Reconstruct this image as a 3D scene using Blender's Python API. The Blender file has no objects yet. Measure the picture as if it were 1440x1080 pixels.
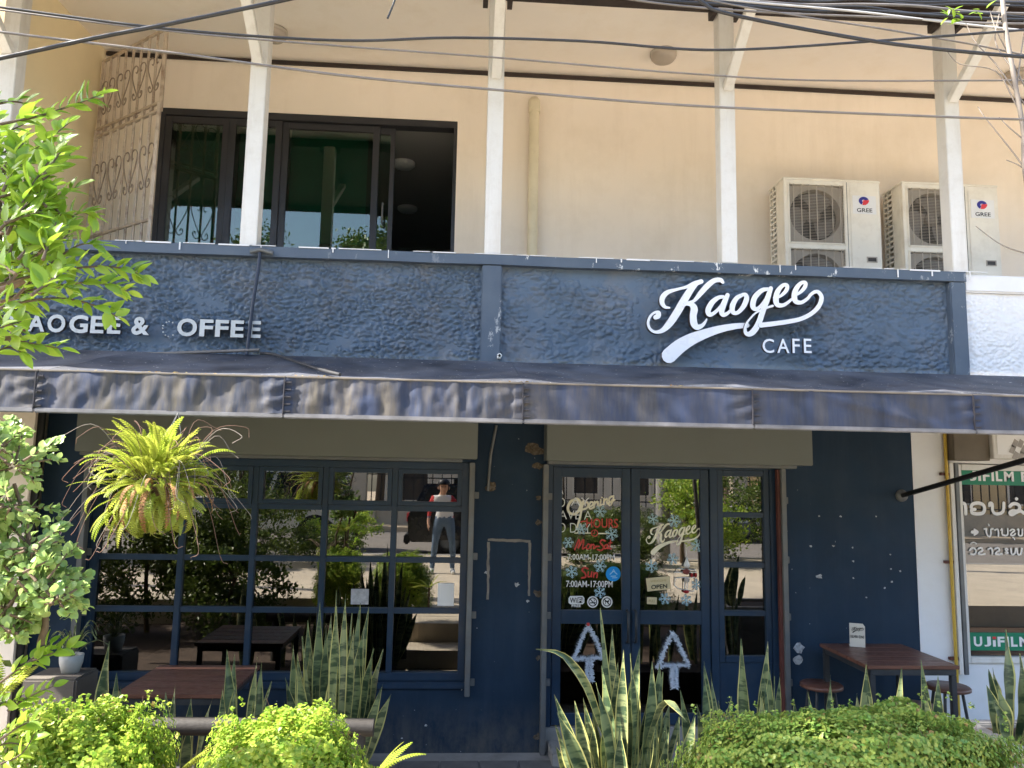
import bpy, bmesh, math, random
from mathutils import Vector, Matrix, noise, Quaternion
import numpy as np
rnd = random.Random(7)
rad = math.radians
scene = bpy.context.scene
C = scene.collection

# ------------------------------------------------------------------ camera
PITCH, YAW, ROLL = rad(7.0), rad(3.7), rad(1.05)
FPX, CX, CY = 1082.0, 720.0, 540.0            # focal length and centre, in photo pixels (1440 x 1080)
CAM = Vector((0.0, -6.5, 2.194))
fwd = Vector((math.sin(YAW)*math.cos(PITCH), math.cos(YAW)*math.cos(PITCH), math.sin(PITCH)))
r0 = Vector((math.cos(YAW), -math.sin(YAW), 0)); u0 = r0.cross(fwd)
rgt = math.cos(ROLL)*r0 + math.sin(ROLL)*u0
upv = -math.sin(ROLL)*r0 + math.cos(ROLL)*u0
cam = bpy.data.cameras.new('camera'); cam.sensor_width = 36.0; cam.lens = 36.0*FPX/1440.0
cam.clip_start = 0.02; cam.clip_end = 500
camo = bpy.data.objects.new('camera', cam); C.objects.link(camo)
mw = Matrix((rgt, upv, -fwd)).transposed().to_4x4(); mw.translation = CAM
camo.matrix_world = mw
scene.camera = camo

# ------------------------------------------------------------------ sky and sun
SUN_EL, SUN_AZ = rad(46), rad(11)              # sun far to the left along the street, a little in front of the facade
sund = Vector((-math.cos(SUN_EL)*math.cos(SUN_AZ), -math.cos(SUN_EL)*math.sin(SUN_AZ), math.sin(SUN_EL)))
world = bpy.data.worlds.new('World'); scene.world = world; world.use_nodes = True
nt = world.node_tree
sky = nt.nodes.new('ShaderNodeTexSky'); sky.sky_type = 'NISHITA'; sky.sun_disc = False
sky.sun_elevation = SUN_EL; sky.sun_rotation = math.atan2(sund.x, sund.y); sky.air_density = 1.0; sky.dust_density = 2.0
bg = nt.nodes['Background']; bg.inputs['Strength'].default_value = 0.15
nt.links.new(sky.outputs['Color'], bg.inputs['Color'])
sl = bpy.data.lights.new('sun', 'SUN'); sl.energy = 5.0; sl.angle = rad(0.5); sl.color = (1.0, 0.94, 0.84)
so = bpy.data.objects.new('sun', sl); C.objects.link(so)
so.rotation_euler = sund.to_track_quat('Z', 'Y').to_euler(); so.location = (-20, -6, 20)
scene.view_settings.view_transform = 'Standard'; scene.view_settings.look = 'None'
scene.view_settings.exposure = 2.25; scene.view_settings.gamma = 1.0

# ------------------------------------------------------------------ helpers
def A(px, py, Y):
    """point of the vertical plane y = Y that was measured at this place of the photograph"""
    px = float(px); py = float(py)
    d = fwd + (px-CX)/FPX*rgt - (py-CY)/FPX*upv
    t = (Y-CAM.y)/d.y
    return CAM + d*t

def AX(px, py, Y): return A(px, py, Y).x
def AZ(px, py, Y): return A(px, py, Y).z

def tag(o, label, cat, group=None, kind=None):
    o['label'] = label; o['category'] = cat
    if group: o['group'] = group
    if kind: o['kind'] = kind
    return o
def thing(name, label, cat, loc=(0, 0, 0), group=None):
    o = bpy.data.objects.new(name, None); C.objects.link(o); o.location = loc; o.empty_display_size = .1
    return tag(o, label, cat, group)
def link(name, me, parent=None, loc=None):
    o = bpy.data.objects.new(name, me); C.objects.link(o)
    if parent is not None:
        o.parent = parent; o.matrix_parent_inverse = WM(parent).inverted()
    if loc is not None: o.location = loc
    return o
def WM(o):
    m = Matrix.LocRotScale(o.location, o.rotation_euler, o.scale)
    if o.parent is not None: m = WM(o.parent) @ o.matrix_parent_inverse @ m
    return m

class MB:
    """collects boxes, bars, tubes and strokes; build() links them as ONE mesh"""
    def __init__(s): s.v = []; s.f = []; s.m = []; s.sm = []; s.mi = 0
    def add(s, vs, fs, smooth=False):
        b = len(s.v); s.v += [tuple(p) for p in vs]
        for f in fs: s.f.append([i+b for i in f]); s.m.append(s.mi); s.sm.append(smooth)
        return s
    def box(s, x0, x1, y0, y1, z0, z1):
        v = [(x0,y0,z0),(x1,y0,z0),(x1,y1,z0),(x0,y1,z0),(x0,y0,z1),(x1,y0,z1),(x1,y1,z1),(x0,y1,z1)]
        return s.add(v, [(3,2,1,0),(4,5,6,7),(0,1,5,4),(1,2,6,5),(2,3,7,6),(3,0,4,7)])
    def bar(s, a, b, w, h=None, up=(0,0,1)):
        a = Vector(a); b = Vector(b); d = (b-a).normalized(); u = Vector(up)
        if abs(d.dot(u)) > .98: u = Vector((0,1,0))
        x = d.cross(u).normalized(); y = x.cross(d); h = w if h is None else h
        v = [p+x*i*w/2+y*j*h/2 for p in (a,b) for i,j in ((-1,-1),(1,-1),(1,1),(-1,1))]
        return s.add(v, [(3,2,1,0),(4,5,6,7),(0,1,5,4),(1,2,6,5),(2,3,7,6),(3,0,4,7)])
    def tube(s, pts, r, n=8, caps=True):
        pts = [Vector(p) for p in pts]; k = len(pts)
        rs = r if isinstance(r, (list, tuple)) else [r]*k
        d0 = (pts[1]-pts[0]).normalized(); x = d0.orthogonal().normalized(); vs = []; fs = []
        for i, p in enumerate(pts):
            d = (pts[min(i+1,k-1)]-pts[max(i-1,0)])
            d = d.normalized() if d.length > 1e-9 else d0
            x = (x-d*x.dot(d)); x = x.normalized() if x.length > 1e-6 else d.orthogonal().normalized()
            y = d.cross(x)
            for j in range(n):
                a = 2*math.pi*j/n; vs.append(p+(x*math.cos(a)+y*math.sin(a))*rs[i])
        for i in range(k-1):
            for j in range(n): fs.append((i*n+j, i*n+(j+1)%n, (i+1)*n+(j+1)%n, (i+1)*n+j))
        s.add(vs, fs, True)
        if caps:
            s.add(vs[:n], [list(range(n))[::-1]]); s.add(vs[-n:], [list(range(n))])
        return s
    def lathe(s, c, prof, n=16, axis='Z'):
        vs = []; fs = []; c = Vector(c)
        for r, h in prof:
            for j in range(n):
                a = 2*math.pi*j/n; p = Vector((r*math.cos(a), r*math.sin(a), h))
                if axis == 'Y': p = Vector((p.x, -p.z, p.y))
                if axis == 'X': p = Vector((p.z, p.x, p.y))
                vs.append(c+p)
        for i in range(len(prof)-1):
            for j in range(n): fs.append((i*n+j, i*n+(j+1)%n, (i+1)*n+(j+1)%n, (i+1)*n+j))
        return s.add(vs, fs, True)
    def prism(s, pts, d):
        """closed polygon pts (3d) pushed along d"""
        n = len(pts); d = Vector(d); v = [Vector(p) for p in pts]+[Vector(p)+d for p in pts]
        return s.add(v, [list(range(n))[::-1], list(range(n,2*n))]+[(i,(i+1)%n,n+(i+1)%n,n+i) for i in range(n)])
    def build(s, name, mats, parent=None, bevel=0.0, seg=2):
        me = bpy.data.meshes.new(name); me.from_pydata(s.v, [], s.f); me.validate(); me.update()
        for mt in (mats if isinstance(mats, (list, tuple)) else [mats]): me.materials.append(mt)
        if len(me.polygons) == len(s.m):
            me.polygons.foreach_set('material_index', s.m); me.polygons.foreach_set('use_smooth', s.sm)
        o = link(name, me, parent)
        bm = bmesh.new(); bm.from_mesh(me); bmesh.ops.recalc_face_normals(bm, faces=bm.faces)
        if bevel:
            es = [e for e in bm.edges if len(e.link_faces) == 2 and e.calc_face_angle(0) > .6]
            bmesh.ops.bevel(bm, geom=es, offset=bevel, segments=seg, affect='EDGES', clamp_overlap=True)
        bm.to_mesh(me); bm.free()
        return o

def catmull(P, n=8):
    P = [np.array(p, float) for p in P]; out = []
    Q = [2*P[0]-P[1]]+P+[2*P[-1]-P[-2]]
    for i in range(1, len(Q)-2):
        a, b, c, d = Q[i-1:i+3]
        for k in range(n):
            t = k/n
            out.append(.5*((2*b)+(-a+c)*t+(2*a-5*b+4*c-d)*t*t+(-a+3*b-3*c+d)*t**3))
    out.append(P[-1]); return out

# ------------------------------------------------------------------ materials
def nodes(name):
    m = bpy.data.materials.new(name); m.use_nodes = True; t = m.node_tree
    return m, t, t.nodes['Principled BSDF']
def lk(t, a, b): t.links.new(a, b)
def mixc(t, fac, a, b):
    n = t.nodes.new('ShaderNodeMix'); n.data_type = 'RGBA'
    for s, v in (('Factor', fac), ('A', a), ('B', b)):
        i = [q for q in n.inputs if q.name == s and q.type == ('VALUE' if s == 'Factor' else 'RGBA')][0]
        if isinstance(v, (int, float)): i.default_value = v
        elif isinstance(v, (tuple, list)): i.default_value = (*v[:3], 1)
        else: lk(t, v, i)
    return [q for q in n.outputs if q.type == 'RGBA'][0]
def tex(t, scale, detail=4, rough=.6, coord='Object', stretch=None, kind='Noise'):
    tc = t.nodes.new('ShaderNodeTexCoord'); src = tc.outputs[coord]
    if stretch:
        mp = t.nodes.new('ShaderNodeMapping'); mp.inputs['Scale'].default_value = stretch; lk(t, src, mp.inputs['Vector']); src = mp.outputs['Vector']
    n = t.nodes.new('ShaderNodeTex'+kind); n.inputs['Scale'].default_value = scale; lk(t, src, n.inputs['Vector'])
    if kind == 'Noise': n.inputs['Detail'].default_value = detail; n.inputs['Roughness'].default_value = rough
    return n.outputs['Fac' if kind == 'Noise' else 'Distance']
def ramp(t, fac, lo, hi, a=0.0, b=1.0):
    n = t.nodes.new('ShaderNodeMapRange'); n.inputs['From Min'].default_value = lo; n.inputs['From Max'].default_value = hi
    n.inputs['To Min'].default_value = a; n.inputs['To Max'].default_value = b; lk(t, fac, n.inputs['Value']); return n.outputs['Result']
def bump(t, bs, h, strength, dist=.01):
    n = t.nodes.new('ShaderNodeBump'); n.inputs['Strength'].default_value = strength; n.inputs['Distance'].default_value = dist
    lk(t, h, n.inputs['Height']); lk(t, n.outputs['Normal'], bs.inputs['Normal'])
def shade(c, k): return tuple(min(1, q*k) for q in c)

def paint(name, col, rough=.6, var=.25, scale=3, dirt=None, dirt_amt=.4, dirt_scale=5, specks=None, bmp=.15, bscale=60, metal=0, spec=.4, stretch=None, streak=None, splash=None):
    m, t, b = nodes(name)
    c = mixc(t, ramp(t, tex(t, scale, 6, .65, stretch=stretch), .3, .7), shade(col, 1-var), shade(col, 1+var))
    if dirt: c = mixc(t, ramp(t, tex(t, dirt_scale, 8, .7, stretch=stretch), .48, .75, 0, dirt_amt), c, dirt)
    if streak: c = mixc(t, ramp(t, tex(t, 2.6, 7, .7, stretch=(2.4, 2.4, .22)), .5, .78, 0, streak[1]), c, streak[0])
    if splash:                                                  # mud splashed up from the paving
        tc = t.nodes.new('ShaderNodeTexCoord'); sx = t.nodes.new('ShaderNodeSeparateXYZ'); lk(t, tc.outputs['Object'], sx.inputs[0])
        mu = t.nodes.new('ShaderNodeMath'); mu.operation = 'MULTIPLY'; lk(t, ramp(t, sx.outputs['Z'], .02, .42, .8, 0), mu.inputs[0]); lk(t, ramp(t, tex(t, 7, 9, .75, stretch=(1, 1, .5)), .38, .62), mu.inputs[1]); c = mixc(t, mu.outputs[0], c, splash)
    if specks:                                                  # chips with a shape of their own
        c = mixc(t, ramp(t, tex(t, specks[1], 3, .5), specks[2], specks[2]+.03), c, specks[0])
    lk(t, c, b.inputs['Base Color'])
    b.inputs['Metallic'].default_value = metal; b.inputs['Specular IOR Level'].default_value = spec
    lk(t, ramp(t, tex(t, scale*4, 4), .3, .7, max(0.02, rough-.08), min(1, rough+.08)), b.inputs['Roughness'])
    if bmp: bump(t, b, tex(t, bscale, 5), bmp, .004)
    return m

def leafmat(name, col, alt, trans=.5, gloss=.35, band=None):
    m, t, b = nodes(name)
    at = t.nodes.new('ShaderNodeAttribute'); at.attribute_name = 'rnd'
    oi = t.nodes.new('ShaderNodeObjectInfo'); ad = t.nodes.new('ShaderNodeMath'); ad.operation = 'ADD'
    lk(t, at.outputs['Fac'], ad.inputs[0]); lk(t, oi.outputs['Random'], ad.inputs[1])
    fr = t.nodes.new('ShaderNodeMath'); fr.operation = 'FRACT'; lk(t, ad.outputs[0], fr.inputs[0])
    c = mixc(t, fr.outputs[0], col, alt)
    if band:
        w = tex(t, 26, 3, .6, stretch=(.25, .25, 1))
        c = mixc(t, ramp(t, w, .46, .56), c, band)
    lk(t, c, b.inputs['Base Color']); b.inputs['Roughness'].default_value = gloss; b.inputs['Specular IOR Level'].default_value = .45
    tr = t.nodes.new('ShaderNodeBsdfTranslucent'); lk(t, c, tr.inputs['Color'])
    mx = t.nodes.new('ShaderNodeMixShader'); mx.inputs[0].default_value = trans
    lk(t, b.outputs[0], mx.inputs[1]); lk(t, tr.outputs[0], mx.inputs[2]); lk(t, mx.outputs[0], t.nodes['Material Output'].inputs['Surface'])
    return m

def glass(name, tint, refl):
    m, t, b = nodes(name); t.nodes.remove(b)
    tr = t.nodes.new('ShaderNodeBsdfTransparent'); tr.inputs['Color'].default_value = (*tint, 1)
    gl = t.nodes.new('ShaderNodeBsdfGlossy'); gl.inputs['Roughness'].default_value = .0; gl.inputs['Color'].default_value = (1, .98, .95, 1)
    fz = t.nodes.new('ShaderNodeFresnel'); fz.inputs['IOR'].default_value = 1.5
    ad = t.nodes.new('ShaderNodeMath'); ad.operation = 'ADD'; ad.use_clamp = True; ad.inputs[1].default_value = refl; lk(t, fz.outputs[0], ad.inputs[0])
    mx = t.nodes.new('ShaderNodeMixShader'); lk(t, ad.outputs[0], mx.inputs[0]); lk(t, tr.outputs[0], mx.inputs[1]); lk(t, gl.outputs[0], mx.inputs[2])
    lk(t, mx.outputs[0], t.nodes['Material Output'].inputs['Surface'])
    return m

BLUE = (.013, .030, .056)
M = {}
M['blue'] = paint('blue_wall_paint', BLUE, .62, .22, 1.2, spec=.2, splash=(.10, .095, .085), streak=((.03, .05, .08), .45), dirt=(.026, .046, .075), dirt_amt=.5, dirt_scale=2.5, specks=((.5, .52, .55), 26, .735), bmp=.12, bscale=30)
M['bluetrim'] = paint('blue_trim_paint', (.013, .034, .068), .42, .15, 2, dirt=(.06, .065, .07), dirt_amt=.3, dirt_scale=9, bmp=.08)
M['parapet'] = paint('blue_rough_plaster', (.09, .128, .18), .68, .2, 2.2, dirt=(.2, .18, .165), dirt_amt=.5, dirt_scale=3.5, bmp=.5, bscale=45)
def coping_mat():
    m, t, b = nodes('blue_coping_chipped')
    c = mixc(t, ramp(t, tex(t, 4, 6), .3, .7), (.06, .085, .125), (.085, .112, .15))
    chips = ramp(t, tex(t, 7, 9, .72, stretch=(1, 1, .55)), .60, .63)
    tc = t.nodes.new('ShaderNodeTexCoord'); sx = t.nodes.new('ShaderNodeSeparateXYZ'); lk(t, tc.outputs['Object'], sx.inputs[0])
    reg = ramp(t, sx.outputs['X'], .1, .5, .12, 1.0)           # old white paint shows mostly right of the middle pilaster
    reg2 = ramp(t, sx.outputs['X'], 2.9, 3.3, 1.0, .25)
    mu = t.nodes.new('ShaderNodeMath'); mu.operation = 'MULTIPLY'; lk(t, chips, mu.inputs[0]); lk(t, reg, mu.inputs[1])
    mv = t.nodes.new('ShaderNodeMath'); mv.operation = 'MULTIPLY'; lk(t, mu.outputs[0], mv.inputs[0]); lk(t, reg2, mv.inputs[1])
    c = mixc(t, mv.outputs[0], c, (.72, .72, .7))
    lk(t, c, b.inputs['Base Color']); b.inputs['Roughness'].default_value = .6; bump(t, b, tex(t, 50, 5), .2, .004)
    return m
M['coping'] = coping_mat()
M['white'] = paint('white_masonry_paint', (.76, .76, .77), .7, .06, 1.5, dirt=(.5, .47, .42), dirt_amt=.3, dirt_scale=3, bmp=.2, bscale=35)
M['whitesteel'] = paint('white_post_paint', (.72, .70, .66), .5, .05, 3, streak=((.4, .34, .27), .5), dirt=(.45, .41, .35), dirt_amt=.45, dirt_scale=6, bmp=.06)
M['cream'] = paint('cream_wall_paint', (.87, .77, .655), .75, .04, .7, streak=((.6, .5, .38), .22), dirt=(.7, .6, .47), dirt_amt=.5, dirt_scale=1.3, bmp=.12, bscale=25)
M['soffit'] = paint('cream_soffit_paint', (.91, .83, .74), .75, .04, .8, dirt=(.68, .57, .43), dirt_amt=.45, dirt_scale=1.6, bmp=.06)
M['yellow'] = paint('yellow_side_paint', (.86, .72, .46), .7, .05, 1, bmp=.1)
M['brown'] = paint('dark_brown_timber', (.035, .024, .02), .6, .3, 6, stretch=(1, 8, 8))
M['alu'] = paint('charcoal_aluminium', (.045, .045, .05), .4, .1, 4, bmp=.03, metal=.3)
M['olive'] = paint('olive_grey_sheet', (.15, .162, .148), .5, .07, 1.5, dirt=(.16, .15, .13), dirt_amt=.35, dirt_scale=4, bmp=.05)
M['rail'] = paint('grey_rail_metal', (.13, .14, .145), .45, .2, 5, dirt=(.2, .15, .1), dirt_amt=.4, dirt_scale=9, bmp=.1, metal=.2)
M['redoxide'] = paint('red_oxide_paint', (.11, .035, .027), .6, .3, 8)
M['glass'] = glass('window_glass', (.26, .28, .29), .11)
M['glassup'] = glass('green_tinted_glass', (.5, .68, .6), .03)
M['black'] = paint('black_plastic', (.012, .012, .013), .45, .3, 8, bmp=.05)
M['cable'] = paint('cable_rubber', (.03, .03, .033), .42, .3, 5, bmp=.05)
M['cablegrey'] = paint('cable_weathered', (.16, .145, .135), .5, .25, 5, bmp=.05)
M['pvc'] = paint('cream_pvc', (.72, .64, .46), .45, .06, 3, dirt=(.5, .43, .3), dirt_amt=.3, dirt_scale=8, bmp=.03)
M['acbody'] = paint('ivory_sheet_metal', (.82, .77, .67), .42, .04, 2, dirt=(.42, .34, .24), dirt_amt=.4, dirt_scale=3.5, bmp=.04)
M['acgrille'] = paint('beige_wire', (.42, .37, .31), .5, .12, 6)
M['acdark'] = paint('dark_fan_metal', (.05, .045, .042), .6, .2, 4)  # one plain dark tone for coil, seams, grips and distant panes
M['acfan'] = paint('fan_blade_plastic', (.16, .14, .12), .5, .1, 4)
M['sticker'] = paint('white_sticker', (.78, .77, .76), .4, .03, 4, bmp=0)
M['logoblue'] = paint('logo_blue', (.03, .03, .25), .4, .05, 4, bmp=0)
M['logored'] = paint('logo_red', (.7, .05, .06), .4, .05, 4, bmp=0)
M['iron'] = paint('cream_wrought_iron', (.56, .46, .36), .55, .12, 6, dirt=(.16, .08, .045), dirt_amt=.9, dirt_scale=11, bmp=.15)
M['ironthin'] = paint('brown_scroll_iron', (.32, .25, .19), .55, .2, 6, dirt=(.12, .06, .04), dirt_amt=.7, dirt_scale=14)
M['signwhite'] = paint('white_acrylic', (.80, .80, .83), .3, .02, 3, bmp=0, spec=.5)
M['signgrey'] = paint('grey_white_letter', (.52, .53, .52), .45, .06, 5, dirt=(.3, .29, .27), dirt_amt=.4, dirt_scale=12, bmp=.03)
M['signside'] = paint('sign_return', (.05, .04, .038), .5, .2, 8, bmp=0)
M['concrete'] = paint('concrete', (.27, .26, .245), .85, .15, 2.5, dirt=(.14, .135, .125), dirt_amt=.6, dirt_scale=4, bmp=.5, bscale=40)
M['pave'] = paint('sidewalk_concrete', (.50, .43, .33), .85, .1, 1.2, dirt=(.3, .26, .2), dirt_amt=.5, dirt_scale=3, bmp=.3, bscale=40)
M['paver'] = paint('dark_paver', (.13, .125, .12), .8, .3, 4, dirt=(.25, .23, .2), dirt_amt=.5, dirt_scale=9, bmp=.6, bscale=50)
M['asphalt'] = paint('asphalt', (.2, .18, .16), .9, .15, 2, dirt=(.2, .17, .13), dirt_amt=.4, dirt_scale=.8, bmp=.5, bscale=120)
M['sand'] = paint('sandy_ground', (.5, .40, .28), .95, .15, 1, bmp=.4)
M['soil'] = paint('soil', (.06, .04, .028), .95, .3, 6, bmp=.8, bscale=30)
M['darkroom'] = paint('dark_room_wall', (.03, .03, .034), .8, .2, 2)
M['uproom'] = paint('grey_room_wall', (.34, .33, .31), .8, .05, 2, bmp=0)
M['woodtop'] = paint('red_brown_board', (.14, .064, .044), .38, .3, 5, dirt=(.07, .03, .02), dirt_amt=.5, dirt_scale=9, bmp=.1, stretch=(.6, 6, 6))
M['darkmetal'] = paint('dark_grey_steel', (.045, .05, .056), .45, .2, 6, metal=.3)
M['bark'] = paint('bark', (.12, .085, .055), .85, .3, 9, bmp=.8, bscale=35, stretch=(3, 3, .6))
M['palebark'] = paint('pale_bark', (.22, .19, .165), .8, .2, 9, bmp=.4, stretch=(3, 3, .6))
M['twig'] = paint('dry_twig', (.15, .085, .06), .8, .3, 9)
M['log'] = paint('dark_log', (.03, .026, .023), .7, .3, 5, bmp=.5, stretch=(.5, 6, 6))
M['pot'] = paint('dark_pot', (.07, .065, .06), .6, .2, 5)
M['whitepot'] = paint('white_ceramic', (.7, .7, .68), .3, .04, 3)
M['stone'] = paint('old_stone', (.12, .105, .09), .85, .25, 4, bmp=.6, bscale=25)
# ------------------------------------------------------------------ ground and street (the setting)
def struct(name, mb, mat, bevel=0):
    o = mb.build(name, mat, None, bevel); o['kind'] = 'structure'; return o
GZ = 0.58                                                       # street level; the cafe terrace lies lower
struct('terrace_floor', MB().box(-9, 12, -1.25, 6, -.2, 0), M['concrete'])
struct('ground', MB().box(-160, 160, -160, 160, -1.2, -.3), M['sand'])
bed = MB()
for x0, x1 in ((-9, -.62), (.72, 12)): bed.box(x0, x1, -3.75, -1.25, -.2, .30)
struct('planting_bed', bed, M['soil'])
struct('entrance_path', MB().box(-.62, .72, -3.75, -2.1, -.2, GZ-.004).box(-.62, .72, -2.1, -1.7, -.2, .38).box(-.62, .72, -1.7, -1.25, -.2, .19), M['pave'])
struct('sidewalk', MB().box(-60, 60, -9.2, -3.75, -.3, GZ), M['pave'])
struct('kerb', MB().box(-60, 60, -9.42, -9.2, -.3, GZ+.004), M['concrete'])
struct('road', MB().box(-60, 60, -17, -9.42, -.3, GZ-.14), M['asphalt'])
struct('far_pavement', MB().box(-60, 60, -22, -17, -.3, GZ), M['sand'])
# pavers along the foot of the wall: each slab is its own piece
tf = bpy.data.objects['terrace_floor']
pm = None
for i in range(12):
    for j in range(3):
        x = -1.0+i*.302; y = -.50-j*.302
        o = MB().box(0, .292, 0, .292, 0, .012+.003*rnd.random()).build('paver', M['paver'], tf, .003) if pm is None else link('paver', pm, tf)
        if pm is None: pm = o.data
        o.location = (x, y-.0, .001)
# ------------------------------------------------------------------ the cafe building
WR = -.8                                                        # parapet plane
UP = .70                                                        # upper wall plane
cafe = thing('cafe_building', 'navy blue two storey cafe with cream upper floor and white balcony posts', 'building', (0, 0, 0))
XR = 3.93
w = MB()
w.box(-3.36, -2.96, 0, .2, 0, 2.95); w.box(-2.96, .08, 0, .2, 0, .55); w.box(-2.96, .08, 0, .2, 2.32, 2.95)
w.box(.08, .73, 0, .2, 0, 2.95); w.box(.73, 2.72, 0, .2, 2.36, 2.95); w.box(2.72, XR, 0, .2, 0, 2.95)
w.build('wall', M['blue'], cafe)
MB().box(.732, 2.718, .005, .2, 0, .19).build('threshold', M['concrete'], cafe)
MB().box(.76, 2.2, -.34, -.002, .001, .10).build('door_step', M['concrete'], cafe, .008)
# old plaster scars left on the pier by a notice board
sc = MB()
def strip(mb, pts, wd, Y, jag=.35):
    for (a, b) in zip(pts[:-1], pts[1:]):
        pa, pb = A(*a, Y), A(*b, Y); n = max(4, int((pb-pa).length/.03)); d = (pb-pa).normalized(); sd = Vector((-d.z, 0, d.x)); vs = []
        for i in range(n+1):
            p = pa.lerp(pb, i/n)
            for s in (-1, 1): vs.append(p+sd*s*wd*.5*(1+jag*(rnd.random()*2-1)))
        mb.add(vs, [(2*i, 2*i+1, 2*i+3, 2*i+2) for i in range(n)])
strip(sc, [(686, 843), (687, 762)], .022, -.003); strip(sc, [(686, 759), (746, 761)], .022, -.004); strip(sc, [(745, 763), (744, 838)], .02, -.003)
sc.build('adhesive_scar', paint('old_adhesive', (.22, .2, .175), .8, .3, 9), cafe)
pt = MB()
rust = MB()
for px, py, r in [(752, 632, 26), (756, 655, 18), (757, 700, 8), (757, 735, 14), (757, 835, 16), (757, 925, 10), (757, 1035, 13), (690, 684, 16), (1122, 910, 20), (1120, 928, 16), (692, 682, 12), (1152, 811, 9), (1200, 813, 3), (1252, 780, 3), (1253, 800, 3), (1266, 803, 4), (1254, 818, 4), (1140, 768, 4), (1172, 768, 4), (1199, 770, 3), (1152, 726, 3), (1182, 726, 4), (1232, 726, 3), (683, 805, 5), (727, 822, 8), (742, 845, 6), (1200, 789, 4), (599, 1020, 4), (565, 1038, 3), (1218, 840, 3)]:
    p = A(px, py, -.0035-.0004*(px % 7)); n = 11
    vs = [p]+[p+Vector((math.cos(a)*k, 0, math.sin(a)*k*.8)) for a, k in ((2*math.pi*i/n, r/166*(.25+.35*rnd.random())) for i in range(n))]
    (rust if px < 760 and r >= 8 and px != 727 else pt).add(vs, [(0, 1+i, 1+(i+1) % n) for i in range(n)])
pt.build('paint_chip', paint('chipped_plaster', (.42, .43, .44), .85, .4, 30, dirt=(.12, .1, .08), dirt_amt=.8, dirt_scale=20), cafe)['kind'] = 'stuff'
rust.build('rust_stain', paint('rust_stain', (.10, .075, .05), .9, .5, 30, dirt=(.3, .28, .25), dirt_amt=.7, dirt_scale=40), cafe)['kind'] = 'stuff'
# balcony slab, parapet with rough plaster panels
MB().box(-6.5, XR-.004, -.66, UP, 2.80, 2.98).build('balcony_slab', M['blue'], cafe)
MB().box(-6.5, XR-.004, -.655, UP-.002, 2.981, 3.0).build('balcony_floor', paint('pale_floor_tile', (.62, .57, .48), .5, .08, 3), cafe)
MB().box(-6.5, XR-.004, WR+.141, WR+.15, 2.99, 3.79).build('parapet_lining', M['cream'], cafe)
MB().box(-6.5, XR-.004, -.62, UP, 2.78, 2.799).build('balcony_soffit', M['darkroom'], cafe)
MB().box(-6.5, XR, WR+.03, WR+.14, 2.72, 3.80).build('parapet', M['parapet'], cafe)
def rough_panel(name, x0, x1, z0, z1, y, parent, mat, amp=.016, step=.0078, seed=0, seam=None, PS=22.0, FB=1.15):
    nx = int((x1-x0)/step); nz = int((z1-z0)/step); vs = []; fs = []
    for j in range(nz+1):
        for i in range(nx+1):
            x = x0+(x1-x0)*i/nx; z = z0+(z1-z0)*j/nz
            k = amp*(.55 if (seam is not None and x > seam) else 1.0)
            q = Vector((x*1.0+seed, z*1.5, seed*1.7))
            wv = noise.noise_vector(q*5)*.35
            vd = noise.voronoi((q+wv*.16+noise.noise_vector(q*19)*.014)*PS)[0]; e = max(0.0, 1-(vd[0]/.62)**2); f2 = min(1.0, (vd[1]-vd[0])*3.2)
            d = noise.turbulence(q*5+wv, 3, False); g = noise.noise(q*1.6); fl = max(0.25, min(1.0, FB+1.5*noise.noise(q*2.2+Vector((3, 1, 7)))))
            h = k*(fl*(.5*e+.5*f2)+(1.15-fl)*.8*d*1.3+.38*abs(noise.noise(q*11+wv))-.45+.3*g+.28*noise.noise(q*34))
            ed = min(i, nx-i, j, nz-j); h *= min(1, ed/3)
            vs.append((x, y-h, z))
    for j in range(nz):
        for i in range(nx): a = j*(nx+1)+i; fs.append((a, a+1, a+nx+2, a+nx+1))
    m = MB(); m.add(vs, fs, True); return m.build(name, mat, parent)
PT, PB = 3.795, 3.0
rough_panel('plaster_panel', -6.5, .125, PB, 3.80, WR+.02, cafe, M['parapet'], .033)
rough_panel('plaster_panel', .275, 3.80, PB, 3.80, WR+.02, cafe, M['parapet'], .027, seed=9, PS=16.0, FB=.7)
c = MB()
nx = 120
for (xa, xb) in ((-6.5, XR),):
    for i in range(nx):
        x0 = xa+(xb-xa)*i/nx; x1 = xa+(xb-xa)*(i+1)/nx
        o = .003*noise.noise(Vector((x0*2, 0, 0))); o2 = .003*noise.noise(Vector((x1*2, 0, 0)))
        y0 = WR-.045; c.add([(x0, y0-o, 3.795+o), (x1, y0-o2, 3.795+o2), (x1, y0-o2, 3.872+o2), (x0, y0-o, 3.872+o), (x0, WR+.16, 3.878), (x1, WR+.16, 3.878), (x0, WR+.16, 3.795), (x1, WR+.16, 3.795)],
              [(0, 1, 2, 3), (3, 2, 5, 4), (4, 5, 7, 6), (0, 6, 7, 1)])
c.build('coping', M['coping'], cafe)
wt = MB()                                                        # white paint run along the top edge of the coping
x = -2.7
while x < 3.9:
    L = .03+.3*rnd.random()**2; th = .002+.009*rnd.random()**3
    if rnd.random() < .6: wt.box(x, x+L, WR-.0525, WR-.046, 3.874-th, 3.877)
    if rnd.random() < .16:
        xx = x+L*rnd.random(); wt.box(xx, xx+.004+.006*rnd.random(), WR-.0535, WR-.047, 3.872-.02-.05*rnd.random(), 3.8765)
    x += L+.03*rnd.random()
wt.build('paint_run', M['white'], cafe)['kind'] = 'stuff'
for x0, x1 in ((.125, .275), (3.80, XR)): MB().box(x0, x1, WR-.038, WR+.1, 2.80, 3.794).build('pilaster', M['coping'], cafe, .008)
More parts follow.
